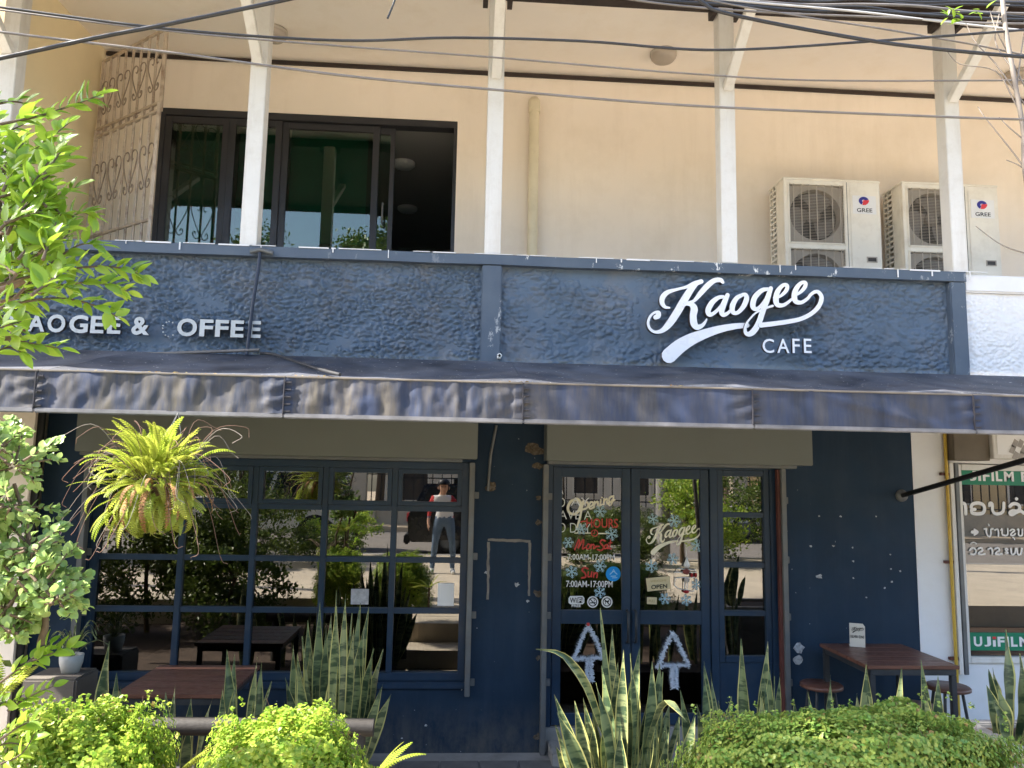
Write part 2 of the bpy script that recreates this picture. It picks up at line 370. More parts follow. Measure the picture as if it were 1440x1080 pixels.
# upper wall with the big sliding door
DX0, DX1, DZ = -2.96, -.115, 5.66
w = MB(); w.box(-3.50, DX0, UP, UP+.15, 3.0, 6.3); w.box(DX0, DX1, UP, UP+.15, DZ, 6.3); w.box(DX1, 9.5, UP, UP+.15, 3.0, 6.3)
w.build('upper_wall', M['cream'], cafe)
MB().box(-3.60, -3.50, -.62, UP+.15, 3.0, 6.21).build('side_wall', M['yellow'], cafe)
MB().box(-3.49, 9.5, UP-.02, UP-.002, 6.15, 6.19).build('wall_trim', M['brown'], cafe)
# frames of the sliding door
fr = MB(); F0, F1 = UP+.0, UP+.12
fr.box(DX0, DX1, F0, F1, DZ-.07, DZ-.001); fr.box(DX0+.001, DX0+.06, F0, F1, 3.0, DZ-.07); fr.box(DX1-.035, DX1-.001, F0, F1, 3.0, DZ-.07)
door_u = fr.build('sliding_door', M['alu'], cafe, .004)
cols = [(-2.90, -2.30, .03), (-2.30, -1.80, .03), (-1.80, -.87, .05), (-.98, -.72, .08)]
for k, (a, b, dy) in enumerate(cols):
    m = MB(); y0 = F0+dy-.02; y1 = y0+.035; st = .062 if k < 3 else .045
    m.box(a, a+st, y0, y1, 3.02, DZ-.075); m.box(b-st, b, y0, y1, 3.02, DZ-.075); m.box(a+st, b-st, y0, y1, DZ-.14, DZ-.075); m.box(a+st, b-st, y0, y1, 3.02, 3.10)
    m.build('door_sash', M['alu'], door_u, .003)
    MB().box(a+st, b-st, y0+.014, y0+.02, 3.10, DZ-.14).build('pane', M['glassup'], door_u)
for a, b in ((-2.84, -2.36), (-2.24, -1.86), (-1.74, -.93)): MB().box(a, b, UP+.15, UP+.158, 4.42, DZ-.1).build('reflection_sheet', paint('teal_reflection', (.04, .15, .12), .7, .15, 3), door_u)  # teal sheets added behind the panes, coloured like the soffit's reflection
hd = A(538, 300, UP); m = MB(); m.tube([(hd.x, UP+.02, hd.z+.1), (hd.x, UP-.03, hd.z+.09), (hd.x, UP-.035, hd.z), (hd.x, UP-.03, hd.z-.09), (hd.x, UP+.02, hd.z-.1)], .009, 8)
m.build('door_handle', M['rail'], door_u)
m = MB(); m.box(-3.4, 2.2, UP+.16, 5.2, 5.72, 5.8); m.box(-3.45, -3.4, UP+.16, 5.2, 3.0, 5.72); m.box(2.2, 2.25, UP+.16, 5.2, 3.0, 5.72); m.box(-3.4, 2.2, 5.2, 5.25, 3.0, 5.72); m.box(-3.4, 2.2, UP+.16, 5.2, 2.98, 3.004)
m.build('upper_room', M['uproom'], cafe)
# soffit, post beam, eave and roof
m = MB(); m.prism([(-6.5, UP+.15, 6.215), (-6.5, -.74, 6.10), (-6.5, -.74, 6.14), (-6.5, UP+.15, 6.255)], (16, 0, 0)); m.build('soffit', M['soffit'], cafe)
MB().box(-6.5, 9.5, -.84, -.742, 6.0, 6.16).build('eave_beam', M['brown'], cafe, .004)
m = MB(); m.prism([(-6.5, -2.25, 5.82), (-6.5, -2.25, 5.88), (-6.5, 3.2, 7.3), (-6.5, 3.2, 7.24)], (16, 0, 0)); m.build('roof', M['brown'], cafe)
MB().box(-6.5, 9.5, -2.28, -2.252, 5.74, 5.91).build('fascia', M['brown'], cafe)
for x in (-3.46, -1.62, .20, 2.04, 3.90):
    wd = .062; p = MB().box(x-wd, x+wd, WR-.06+.03, WR+.065+.03, 3.878, 6.0)
    post = p.build('post', M['whitesteel'], cafe, .005)
    MB().bar((x, WR-.035, 5.30), (x, -1.75, 5.93), .055, .075, (1, 0, 0)).build('brace', M['whitesteel'], post, .003)
    for s in (-1, 1): MB().box(x+s*(wd+.035)-.02, x+s*(wd+.035)+.02, WR-.06, WR+.06, 5.93, 5.999).build('bracket', M['brown'], post)
# lamps
def soffit_pt(px, py):
    d = fwd+(px-CX)/FPX*rgt-(py-CY)/FPX*upv
    k = (6.215-6.10)/(UP+.15+.74); t = (6.10+k*(CAM.y+.74)-CAM.z)/(d.z-k*d.y); return CAM+d*t
for i, (px, py, lb) in enumerate(((385, 42, 'beige dome lamp on soffit above the dark sliding door'), (933, 73, 'beige dome lamp on soffit between two middle balcony posts'), (1432, 102, 'beige dome lamp on soffit right of the corner balcony post'))):
    p = soffit_pt(px, py); o = thing('ceiling_lamp', lb, 'lamp', p, 'dome lamps under the balcony soffit')
    MB().lathe(p, [(.10, -.001), (.125, -.01), (.125, -.035), (.11, -.04)], 20).build('lamp_base', M['acgrille'], o)
    MB().lathe(p, [(.118, -.036), (.115, -.06), (.095, -.085), (.06, -.10), (.0, -.106)], 20).build('lamp_shade', paint('lamp_diffuser', (.4, .34, .28), .4, .05, 3), o)
for px, py, lb in ((568, 229, 'dim round lamp on upper room ceiling near the open door'), (573, 292, 'dim round lamp deeper in the upper room ceiling')):
    d = fwd+(px-CX)/FPX*rgt-(py-CY)/FPX*upv; p = CAM+d*((5.72-CAM.z)/d.z)
    o = tag(MB().lathe(p, [(.0, -.06), (.1, -.055), (.13, -.03), (.13, 0)], 18).build('room_lamp', M['whitepot'], None), lb, 'lamp', 'ceiling lamps in the upper room')
# ------------------------------------------------------------------ street front glazing
def frame_rect(mb, x0, x1, z0, z1, y0, y1, t):
    mb.box(x0, x0+t, y0, y1, z0, z1); mb.box(x1-t, x1, y0, y1, z0, z1); mb.box(x0+t, x1-t, y0, y1, z1-t, z1); mb.box(x0+t, x1-t, y0, y1, z0, z0+t)
def pane(x0, x1, z0, z1, y, parent, mat, tilt=.35):
    a, b = rad(tilt)*(rnd.random()*2-1), rad(tilt)*(rnd.random()*2-1); cx, cz = (x0+x1)/2, (z0+z1)/2
    vs = []
    for dy in (0, .005):
        for x, z in ((x0, z0), (x1, z0), (x1, z1), (x0, z1)): vs.append((x, y+dy+(x-cx)*math.tan(a)+(z-cz)*math.tan(b), z))
    return MB().add(vs, [(0, 1, 2, 3), (7, 6, 5, 4), (0, 4, 5, 1), (1, 5, 6, 2), (2, 6, 7, 3), (3, 7, 4, 0)]).build('pane', mat, parent)
f = MB(); frame_rect(f, -2.958, .078, .552, 2.318, .02, .12, .06)
win = f.build('window', M['bluetrim'], cafe, .004)
MB().box(-2.98, .10, -.03, .05, .50, .548).build('sill', M['bluetrim'], win, .006)
xs = [-2.898, -2.25, -1.68, -1.11, -.54, .018]; zs = [.612, 1.10, 1.51, 1.93, 2.258]
for x in xs[1:-1]:
    MB().box(x-.024, x+.024, .03, .10, .612, 2.258).build('mullion', M['bluetrim'], win, .004)
for z in zs[1:-1]:
    for i in range(5):
        a = xs[i]+(.024 if i else 0); b = xs[i+1]-(.024 if i < 4 else 0)
        MB().box(a, b, .034, .096, z-.022, z+.022).build('transom', M['bluetrim'], win, .004)
for i in range(5):
    for j in range(4):
        a = xs[i]+(.024 if i else 0); b = xs[i+1]-(.024 if i < 4 else 0); z0 = zs[j]+(.022 if j else 0); z1 = zs[j+1]-(.022 if j < 3 else 0)
        if j == 3:
            m = MB(); frame_rect(m, a+.002, b-.002, z0+.002, z1-.002, .022, .07, .036); m.build('hopper_sash', M['bluetrim'], win, .003)
            a += .036; b -= .036; z0 += .036; z1 -= .036
        pane(a, b, z0, z1, .062, win, M['glass'])
# doors
f = MB(); f.box(.732, .785, .02, .14, .19, 2.358); f.box(.785, 2.66, .02, .14, 2.30, 2.358); f.box(2.135, 2.20, .02, .14, .19, 2.30); f.box(2.66, 2.718, .02, .14, .19, 2.358)
f.build('door_frame', M['bluetrim'], cafe, .004)
leaves = []
for k, (a, b, lb) in enumerate(((.79, 1.452, 'left door leaf lettered with opening hours'), (1.458, 2.13, 'right door leaf lettered with the cafe name'))):
    f = MB(); y0, y1 = .035, .085; st = .075
    f.box(a, a+st, y0, y1, .20, 2.296); f.box(b-st, b, y0, y1, .20, 2.296)
    for z0, z1 in ((.20, .29), (1.005, 1.115), (2.215, 2.296)): f.box(a+st, b-st, y0, y1, z0, z1)
    d = f.build('door', M['bluetrim'], cafe, .004); d['label'] = lb; leaves.append(d)
    pane(a+st, b-st, 1.115, 2.215, .058, d, M['glass'], .15); pane(a+st, b-st, .29, 1.005, .058, d, M['glass'], .15)
    hx = b-.03 if k == 0 else a+.03
    MB().tube([(hx, .04, 1.12), (hx, -.01, 1.11), (hx, -.014, .99), (hx, -.01, .87), (hx, .04, .86)], .011, 8).build('handle', M['darkmetal'], d)
f = MB(); frame_rect(f, 2.202, 2.658, .70, 2.298, .03, .11, .05); f.box(2.202, 2.658, .04, .1, .19, .70)
sw = f.build('side_window', M['bluetrim'], cafe, .004)
zz = [.75, 1.10, 1.50, 1.92, 2.248]
for j in range(4):
    z0 = zz[j]+(.022 if j else 0); z1 = zz[j+1]-(.022 if j < 3 else 0)
    pane(2.252, 2.608, z0, z1, .062, sw, M['glass'])
    if j: MB().box(2.252, 2.608, .034, .1, zz[j]-.022, zz[j]+.022).build('transom', M['bluetrim'], sw, .004)
# cafe room behind the glass
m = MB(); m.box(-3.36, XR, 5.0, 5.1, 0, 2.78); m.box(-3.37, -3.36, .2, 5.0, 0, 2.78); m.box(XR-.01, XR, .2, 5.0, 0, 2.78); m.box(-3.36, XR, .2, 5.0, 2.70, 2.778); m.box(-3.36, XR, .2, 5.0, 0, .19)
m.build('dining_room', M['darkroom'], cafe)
# roller shutter housings with their guide rails
for (x0, x1, lb) in ((-3.02, .135, 'olive grey roller shutter housing above the gridded cafe window'), (.70, 2.93, 'olive grey roller shutter housing above the double doors')):
    t = thing('shutter_housing', lb, 'shutter box', (x0, -.1, 2.34), 'roller shutter housings')
    MB().box(x0, x1, -.24, -.002, 2.345, 2.76).build('cover', M['olive'], t, .005)
    MB().box(x0+.02, x1-.12, -.20, -.06, 2.318, 2.344).build('bottom_bar', M['rail'], t, .004)
    for gx, zb in (((-2.99, .45), (.10, .45)) if x0 < 0 else ((.715, .0), (2.745, .0))):
        r = MB(); r.box(gx-.022, gx+.022, -.075, -.003, zb+.002, 2.318); g = r.build('guide_rail', M['rail'], t, .004)
        for z in (.55, 1.08, 1.55, 2.05):
            if zb < z: MB().box(gx+.024, gx+.06, -.02, -.001, z-.028, z+.028).build('bracket', M['rail'], g, .003)
m = MB().box(2.700, 2.7225, -.05, -.006, .05, 2.31); m.build('red_strip', M['redoxide'], cafe)
# step bracket stay on the pier
st = tag(MB().tube([A(698, 598, -.06), A(690, 640, -.05), A(686, 690, -.012)], .012, 6).build('awning_stay', M['rail'], None), 'rusty thin stay rod hanging on the navy pier', 'rod')
# ------------------------------------------------------------------ lettering tools
def stroke(mb, pts, mapf, ws, thick=.03, eps=0.0, ramp_=.0012, n=7):
    """a brush stroke: (x, y, width) points become a raised ribbon with round ends; side faces take material 1"""
    S = catmull(pts, n); c = [mapf(p[0], p[1]) for p in S]; k = len(S); Ls = []; Rs = []
    for i in range(k):
        t = (c[min(i+1, k-1)]-c[max(i-1, 0)]); t = t.normalized() if t.length > 1e-9 else Vector((1, 0, 0))
        nn = Vector((-t.z, 0, t.x)); off = Vector((0, -(eps+ramp_*i/k), 0)); h = max(.0006, float(S[i][2])*ws/2)
        Ls.append(c[i]+nn*h+off); Rs.append(c[i]-nn*h+off)
    def arc(i, sgn):
        t = (c[1]-c[0]) if i == 0 else (c[-1]-c[-2]); t = t.normalized()*sgn; nn = Vector((-t.z, 0, t.x)); h = max(.0006, float(S[i][2])*ws/2)
        o = Vector((0, -(eps+(0 if i == 0 else ramp_*(k-1)/k)), 0))
        return [c[i]+(t*math.sin(a)+nn*math.cos(a))*h+o for a in (math.pi*q/6 for q in range(1, 6))]
    end = arc(k-1, 1); start = arc(0, -1)
    mb.mi = 0
    vs = []; 
    for l, r in zip(Ls, Rs): vs += [l, r]
    mb.add(vs, [(2*i, 2*i+1, 2*i+3, 2*i+2) for i in range(k-1)])
    mb.add([Ls[-1]]+end+[Rs[-1]], [list(range(len(end)+2))]); mb.add([Rs[0]]+start+[Ls[0]], [list(range(len(start)+2))])
    if thick:
        mb.mi = 1; loop = Ls+end+Rs[::-1]+start; b = [p+Vector((0, thick+eps, 0)) for p in loop]; q = len(loop)
        mb.add(loop+b, [(i, (i+1) % q, q+(i+1) % q, q+i) for i in range(q)]); mb.mi = 0

def text_obj(s, name, x0, x1, z0, z1, y, mats, parent, depth=.001, bold=0.0, shear=0.0, slope=0.0):
    cu = bpy.data.curves.new('txt', 'FONT'); cu.body = s; cu.extrude = .01; cu.offset = bold; cu.shear = shear; cu.resolution_u = 4
    ob = bpy.data.objects.new('txt', cu); C.objects.link(ob)
    dg = bpy.context.evaluated_depsgraph_get(); me = bpy.data.meshes.new_from_object(ob.evaluated_get(dg))
    bpy.data.objects.remove(ob); bpy.data.curves.remove(cu)
    co = np.empty(len(me.vertices)*3); me.vertices.foreach_get('co', co); co = co.reshape(-1, 3)
    lo, hi = co.min(0), co.max(0); u = (co-lo)/(hi-lo+1e-9)
    out = np.empty_like(co); out[:, 0] = x0+u[:, 0]*(x1-x0); out[:, 2] = z0+u[:, 1]*(z1-z0)+slope*(out[:, 0]-x0); out[:, 1] = y-u[:, 2]*depth
    me.vertices.foreach_set('co', out.ravel()); me.update(); me.name = name
    me.materials.clear()
    for mt in (mats if isinstance(mats, (list, tuple)) else [mats]): me.materials.append(mt)
    if isinstance(mats, (list, tuple)) and len(mats) > 1:
        for p in me.polygons: p.material_index = 0 if abs(p.normal.y) > .7 else 1
    return link(name, me, parent)
def text_px(s, name, bx, Y, mats, parent, **k):
    """bx: left, top, right, bottom measured in the photograph, on the plane y = Y"""
    a = A(bx[0], bx[1], Y); b = A(bx[2], bx[3], Y); return text_obj(s, name, a.x, b.x, b.z, a.z, Y, mats, parent, **k)

LOGO = {'K': [[(238,272,14),(205,265,26),(185,235,36),(190,195,40),(225,160,34),(290,140,22),(360,122,24),(420,98,38),(468,82,34)],
              [(440,92,30),(400,130,48),(345,215,56),(290,310,58),(235,390,52),(185,437,34),(135,448,22),(98,425,20),(83,385,20),(95,340,18),(125,310,18),(158,306,28),(156,330,40),(136,342,34)],
              [(622,88,26),(605,72,34),(560,77,38),(510,115,42),(460,170,38),(415,222,24),(370,240,24),(335,262,14)],
              [(350,245,22),(392,248,40),(415,280,54),(408,330,52),(413,385,54),(435,413,44),(470,403,30),(493,378,20),(505,355,10)]],
        'a': [[(625,195,26),(590,200,30),(545,235,40),(515,290,42),(525,322,36),(560,310,26),(605,265,24),(640,205,20)],
              [(655,182,32),(630,240,42),(612,300,42),(625,325,34),(660,310,24),(688,275,18)]],
        'o': [[(765,180,26),(720,205,34),(690,260,42),(692,305,36),(725,310,28),(765,270,36),(790,215,40),(785,182,30),(762,180,26)]],
        'g': [[(945,140,26),(900,150,34),(850,200,40),(835,260,42),(855,285,32),(890,265,24),(930,210,22),(960,150,20)],
              [(965,135,32),(940,210,42),(910,290,42),(875,390,44),(835,450,44),(800,466,36),(780,447,26),(785,400,18),(810,360,14),(860,310,14),(930,278,16),(978,262,18)]],
        'e': [[(985,205,16),(1035,190,22),(1075,150,30),(1080,115,30),(1050,115,28),(1015,155,38),(1000,210,44),(1010,252,40),(1050,258,28),(1090,235,22),(1128,200,16)]],
        'f': [[(1120,190,16),(1165,172,22),(1205,132,30),(1212,98,30),(1182,98,28),(1147,138,38),(1132,190,44),(1142,230,40),(1182,238,28),(1225,212,24),(1250,182,24),(1280,162,26),(1308,166,30),(1328,205,34),(1308,265,34),(1255,318,32),(1180,356,32),(1090,376,34),(980,392,36),(890,402,38)]],
        's': [[(800,398,38),(700,407,46),(600,427,56),(500,458,70),(400,498,88),(310,552,104),(235,618,112)]]}
def logo(parent, mapf, ws, mats, thick, split=True, n=7):
    i = 0; allmb = MB()
    for key, name in (('s', 'swash'), ('K', 'letter'), ('a', 'letter'), ('o', 'letter'), ('g', 'letter'), ('e', 'letter'), ('f', 'letter')):
        mb = MB() if split else allmb
        for st in LOGO[key]: stroke(mb, st, mapf, ws, thick, eps=.0022*i if thick else .00025*i, ramp_=.0015 if thick else .0002, n=n); i += 1
        if split: mb.build(name, mats, parent)
    if not split: return allmb.build('lettering', mats, parent)

# ------------------------------------------------------------------ cafe sign on the parapet
SY = WR-.075
def zoom1(x, y): return A(895+x/5.143, 380+y/5.143, SY)
ws1 = (6.5+SY)/FPX/5.143
sg = thing('script_sign', 'large white script sign with sweeping underline on the blue parapet', 'sign', A(1030, 500, SY))
logo(sg, zoom1, ws1, [M['signwhite'], M['signside']], .04)
for (x0, x1, ch) in ((900, 985, 'C'), (1005, 1095, 'A'), (1115, 1170, 'F'), (1197, 1255, 'E')):
    text_px(ch, 'letter', (895+x0/5.143, 380+500/5.143, 895+x1/5.143, 380+604/5.143), SY, [M['signwhite'], M['signside']], sg, depth=.03, bold=.008)
for x, y in ((1150, 440), (600, 280), (160, 430), (450, 430), (830, 400), (1270, 250)):
    p = zoom1(x, y); MB().tube([p+Vector((0, .02, 0)), (p.x, WR+.03, p.z)], .006, 6).build('stud', M['rail'], sg)
# block letters at the left: one letter has dropped off and left its glue dots
sg2 = thing('block_letter_sign', 'grey white block letters with one letter missing on the blue parapet', 'sign', A(200, 470, WR))
zt = AZ(200, 447.5, WR-.03); zb = AZ(200, 471.5, WR-.03)
for x0, x1, ch in ((58, 138, 'K'), (150, 237, 'A'), (250, 340, 'O'), (360, 455, 'G'), (468, 535, 'E'), (553, 620, 'E'), (675, 765, '&'), (905, 1005, 'O'), (1018, 1086, 'F'), (1097, 1164, 'F'), (1175, 1241, 'E'), (1262, 1327, 'E')):
    y = WR-.03; ov = .003 if ch in 'OG&' else 0
    text_obj(ch, 'letter', AX(x0/3.6, 460, y), AX(x1/3.6, 460, y), zb-ov, zt+ov, y, [M['signgrey'], M['signside']], sg2, depth=.03, bold=.03)
gl = MB()
for k in range(9):
    a = rad(62+236*k/8+rnd.uniform(-9, 9)); p = A((858+34*math.cos(a)*1.0)/3.6, 440+(82-38*math.sin(a))/3.6, WR-.012)
    gl.lathe(p, [(.0, .007), (.004+.003*rnd.random(), .004), (.006, 0)], 7, 'Y')
gl.build('glue_dot', M['signgrey'], sg2)

# ------------------------------------------------------------------ awning
def awning_mats():
    out = []
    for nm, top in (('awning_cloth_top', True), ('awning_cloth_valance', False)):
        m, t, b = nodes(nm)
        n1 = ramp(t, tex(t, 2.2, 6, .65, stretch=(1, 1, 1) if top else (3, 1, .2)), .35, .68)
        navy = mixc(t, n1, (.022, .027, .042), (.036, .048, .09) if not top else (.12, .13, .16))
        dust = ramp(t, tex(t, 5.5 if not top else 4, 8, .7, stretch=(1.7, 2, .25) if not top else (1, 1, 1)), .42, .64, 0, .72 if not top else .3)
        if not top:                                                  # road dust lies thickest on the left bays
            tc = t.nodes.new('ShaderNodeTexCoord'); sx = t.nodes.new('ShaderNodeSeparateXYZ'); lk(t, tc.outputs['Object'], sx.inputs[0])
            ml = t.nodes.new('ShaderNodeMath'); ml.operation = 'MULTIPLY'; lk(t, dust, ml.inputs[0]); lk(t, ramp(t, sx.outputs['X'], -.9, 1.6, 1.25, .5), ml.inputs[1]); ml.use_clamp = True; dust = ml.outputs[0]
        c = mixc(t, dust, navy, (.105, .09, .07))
        if top:
            c = mixc(t, ramp(t, tex(t, 42, 2, .4), .715, .74), c, (.5, .48, .44))
        lk(t, c, b.inputs['Base Color']); b.inputs['Roughness'].default_value = .62; b.inputs['Specular IOR Level'].default_value = .3
        bump(t, b, tex(t, 220, 2), .12, .001)
        out.append(m)
    return out
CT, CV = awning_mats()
FY, FZT, FZB, BY, BZ = -2.0, 2.748, 2.535, WR-.04, 3.055
seams = [-5.16+1.38*i for i in range(9)]
aw = thing('awning', 'faded navy cloth awning with dusty gathered valance over the cafe front', 'awning', (0, -1.4, 2.6))
for i in range(8):
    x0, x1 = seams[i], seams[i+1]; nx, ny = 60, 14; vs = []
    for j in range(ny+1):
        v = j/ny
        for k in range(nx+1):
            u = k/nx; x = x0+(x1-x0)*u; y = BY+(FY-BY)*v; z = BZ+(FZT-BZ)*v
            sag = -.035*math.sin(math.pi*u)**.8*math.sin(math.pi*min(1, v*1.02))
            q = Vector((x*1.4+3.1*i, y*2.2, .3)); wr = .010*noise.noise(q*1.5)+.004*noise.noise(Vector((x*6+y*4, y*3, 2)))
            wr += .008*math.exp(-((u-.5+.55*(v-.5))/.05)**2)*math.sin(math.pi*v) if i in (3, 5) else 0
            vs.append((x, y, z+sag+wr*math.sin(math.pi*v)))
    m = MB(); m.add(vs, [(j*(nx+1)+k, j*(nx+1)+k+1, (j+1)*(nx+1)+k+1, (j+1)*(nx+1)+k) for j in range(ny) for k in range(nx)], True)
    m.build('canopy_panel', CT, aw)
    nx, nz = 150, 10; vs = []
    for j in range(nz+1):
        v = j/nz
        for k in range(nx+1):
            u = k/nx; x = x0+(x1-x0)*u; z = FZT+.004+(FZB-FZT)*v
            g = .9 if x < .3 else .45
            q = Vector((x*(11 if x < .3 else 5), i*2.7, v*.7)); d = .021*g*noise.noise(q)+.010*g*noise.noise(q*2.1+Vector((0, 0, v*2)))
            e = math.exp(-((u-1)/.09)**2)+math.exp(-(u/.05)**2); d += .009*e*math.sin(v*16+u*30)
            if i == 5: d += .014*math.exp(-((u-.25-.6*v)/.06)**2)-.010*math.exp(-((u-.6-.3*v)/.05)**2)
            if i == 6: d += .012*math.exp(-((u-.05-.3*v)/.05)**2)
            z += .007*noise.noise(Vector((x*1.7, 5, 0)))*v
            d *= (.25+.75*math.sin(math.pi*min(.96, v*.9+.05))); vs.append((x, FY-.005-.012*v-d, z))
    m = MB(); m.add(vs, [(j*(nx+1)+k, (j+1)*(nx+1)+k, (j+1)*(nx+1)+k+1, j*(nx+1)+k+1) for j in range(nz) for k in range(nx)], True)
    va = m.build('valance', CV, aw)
    hem = MB().box(x0, x1, FY-.026, FY-.004, FZB-.022, FZB+.006); hem.build('hem', paint('hem_tape', (.17, .165, .17), .7, .3, 8, bmp=.1), va, .006)
    MB().box(x0, x1, FY-.012, FY+.01, FZT+.001, FZT+.013).build('front_piping', paint('dusty_edge', (.2, .175, .15), .8, .3, 7), va, .004)
    # stitched seam with lacing
    s = MB()
    for k in range(5): s.box(x1-.004, x1+.035, FY-.024, FY-.016, FZT-.03-.042*k, FZT-.022-.042*k)
    s.box(x1-.008, x1-.002, FY-.027, FY-.016, FZB, FZT); s.build('seam', paint('seam_thread', (.04, .038, .045), .8, .2, 9), va)
MB().tube([(seams[0], FY+.012, FZB+.0), (seams[8], FY+.012, FZB+.0)], .014, 8).build('front_bar', M['rail'], aw)
MB().tube([(seams[0], FY+.02, FZT-.02), (seams[8], FY+.02, FZT-.02)], .014, 8).build('front_bar', M['rail'], aw)
for x in seams[1:8]: MB().tube([(x, BY, BZ-.04), (x, FY+.02, FZT-.03)], .012, 6).build('rib', M['rail'], aw)
for (a, b) in ((A(1268, 697, -.005), Vector((4.12, -1.97, 2.555))),):
    s = MB().tube([a, b], .021, 10).build('strut', M['black'], aw)
    MB().lathe((a.x, -.002, a.z), [(.0, .02), (.05, .018), (.055, 0)], 14, 'Y').build('wall_plate', M['rail'], s)
lt = tag(bpy.data.objects.new('leaf_litter', None), 'dry leaf bits caught along the front edge of the awning', 'leaf litter'); C.objects.link(lt); lt.location = (-1, FY, FZT); LITTER = lt
# hose and pipes about the awning and parapet
h = [A(-60, 503, -.88), A(20, 499, -.88), A(150, 499.5, -.87), A(250, 496.5, -.87), A(365, 492, -.88)]
tag(MB().tube(h, .012, 8).build('conduit', M['cablegrey'], None), 'pale weathered conduit lying along the foot of the blue parapet', 'pipe')
hp = [A(366, 491.5, -.92), A(378, 490, -.93), A(392, 499, -1.05), A(415, 512, -1.35), A(440, 522, -1.65), A(462, 528, -1.84), A(478, 531, -1.95)]
tag(MB().tube([Vector((p.x, p.y, BZ+(FZT-BZ)*max(0, min(1, (BY-p.y)/(BY-FY)))+.022)) for p in map(lambda q: Vector(q), catmull(hp, 5))], .011, 8).build('garden_hose', M['cable'], None), 'dark hose running down over the awning cloth', 'hose')
dp = thing('drain_pipe', 'thin navy drain pipe with white elbow on parapet left of the middle pilaster', 'pipe', A(347, 497, WR))
MB().tube([A(366, 352, WR-.07), A(363, 380, WR-.075), A(355, 430, WR-.075), A(347, 499, WR-.075)], .013, 8).build('pipe', paint('navy_pipe', (.02, .03, .055), .5, .2, 6), dp)
MB().tube([A(352, 354, WR-.075), A(366, 351, WR-.08), A(384, 356, WR-.075)], .017, 8).build('elbow', M['rail'], dp)
ov = thing('overflow_pipe', 'short white pipe stub poking out beside the middle pilaster', 'pipe', A(702, 501, WR))
o = MB(); o.lathe(A(702, 501.5, WR-.06), [(.011, .05), (.018, .05), (.018, -.05), (.011, -.05), (.011, .05)], 12, 'Y'); o.build('pipe', M['whitepot'], ov)
MB().lathe(A(700, 499, WR-.005), [(.0, .004), (.03, .003), (.033, 0)], 12, 'Y').build('grommet', M['black'], ov)
pv = thing('downpipe', 'cream plastic downpipe with elbow on upper wall beside the middle post', 'pipe', (AX(748, 350, UP-.05), UP-.05, 3.0))
px_ = AX(750, 250, UP-.06); pz = AZ(750, 142, UP-.06)
MB().tube([(px_, UP-.06, 3.0), (px_, UP-.06, pz-.06)], .048, 14).build('pipe', M['pvc'], pv)
MB().tube([(px_, UP-.06, pz-.12), (px_, UP-.06, pz-.03), (px_, UP-.045, pz-.005), (px_, UP, pz)], .057, 14).build('elbow', M['pvc'], pv)

# ------------------------------------------------------------------ air conditioners
def gree(parent, y, cx, cz, s):
    me = MB(); me.box(cx-.118*s, cx+.118*s, y-.003, y-.0005, cz-.10*s, cz+.085*s); me.build('badge', M['sticker'], parent)
    ccx, ccz = cx-.005*s, cz+.032*s; r = .052*s
    ring = MB(); n = 18
    a0, a1 = 20, 245
    P = [Vector((ccx+r*math.cos(rad(a0+(a1-a0)*i/n)), y-.0045, ccz+.82*r*math.sin(rad(a0+(a1-a0)*i/n)))) for i in range(n+1)]
    Q = [Vector((ccx-.05*r+r*.30*math.cos(rad(a0+(a1-a0)*i/n)), y-.0045, ccz+.82*r*.3*math.sin(rad(a0+(a1-a0)*i/n)))) for i in range(n+1)]
    ring.add(P+Q, [(i, i+1, n+2+i, n+1+i) for i in range(n)]); ring.build('emblem', M['logoblue'], parent)
    rd = MB(); rd.add([(ccx+r*x, y-.005, ccz+r*z) for x, z in ((-.12, .14), (1.02, .2), (1.0, -.1), (.75, -.5), (.35, -.78), (-.3, -.82))], [(0, 1, 2, 3, 4, 5)]); rd.build('emblem', M['logored'], parent)
    text_obj('GREE', 'brand_lettering', cx-.078*s, cx+.078*s, cz-.082*s, cz-.042*s, y-.0035, M['black'], parent, depth=.0008, bold=.012)
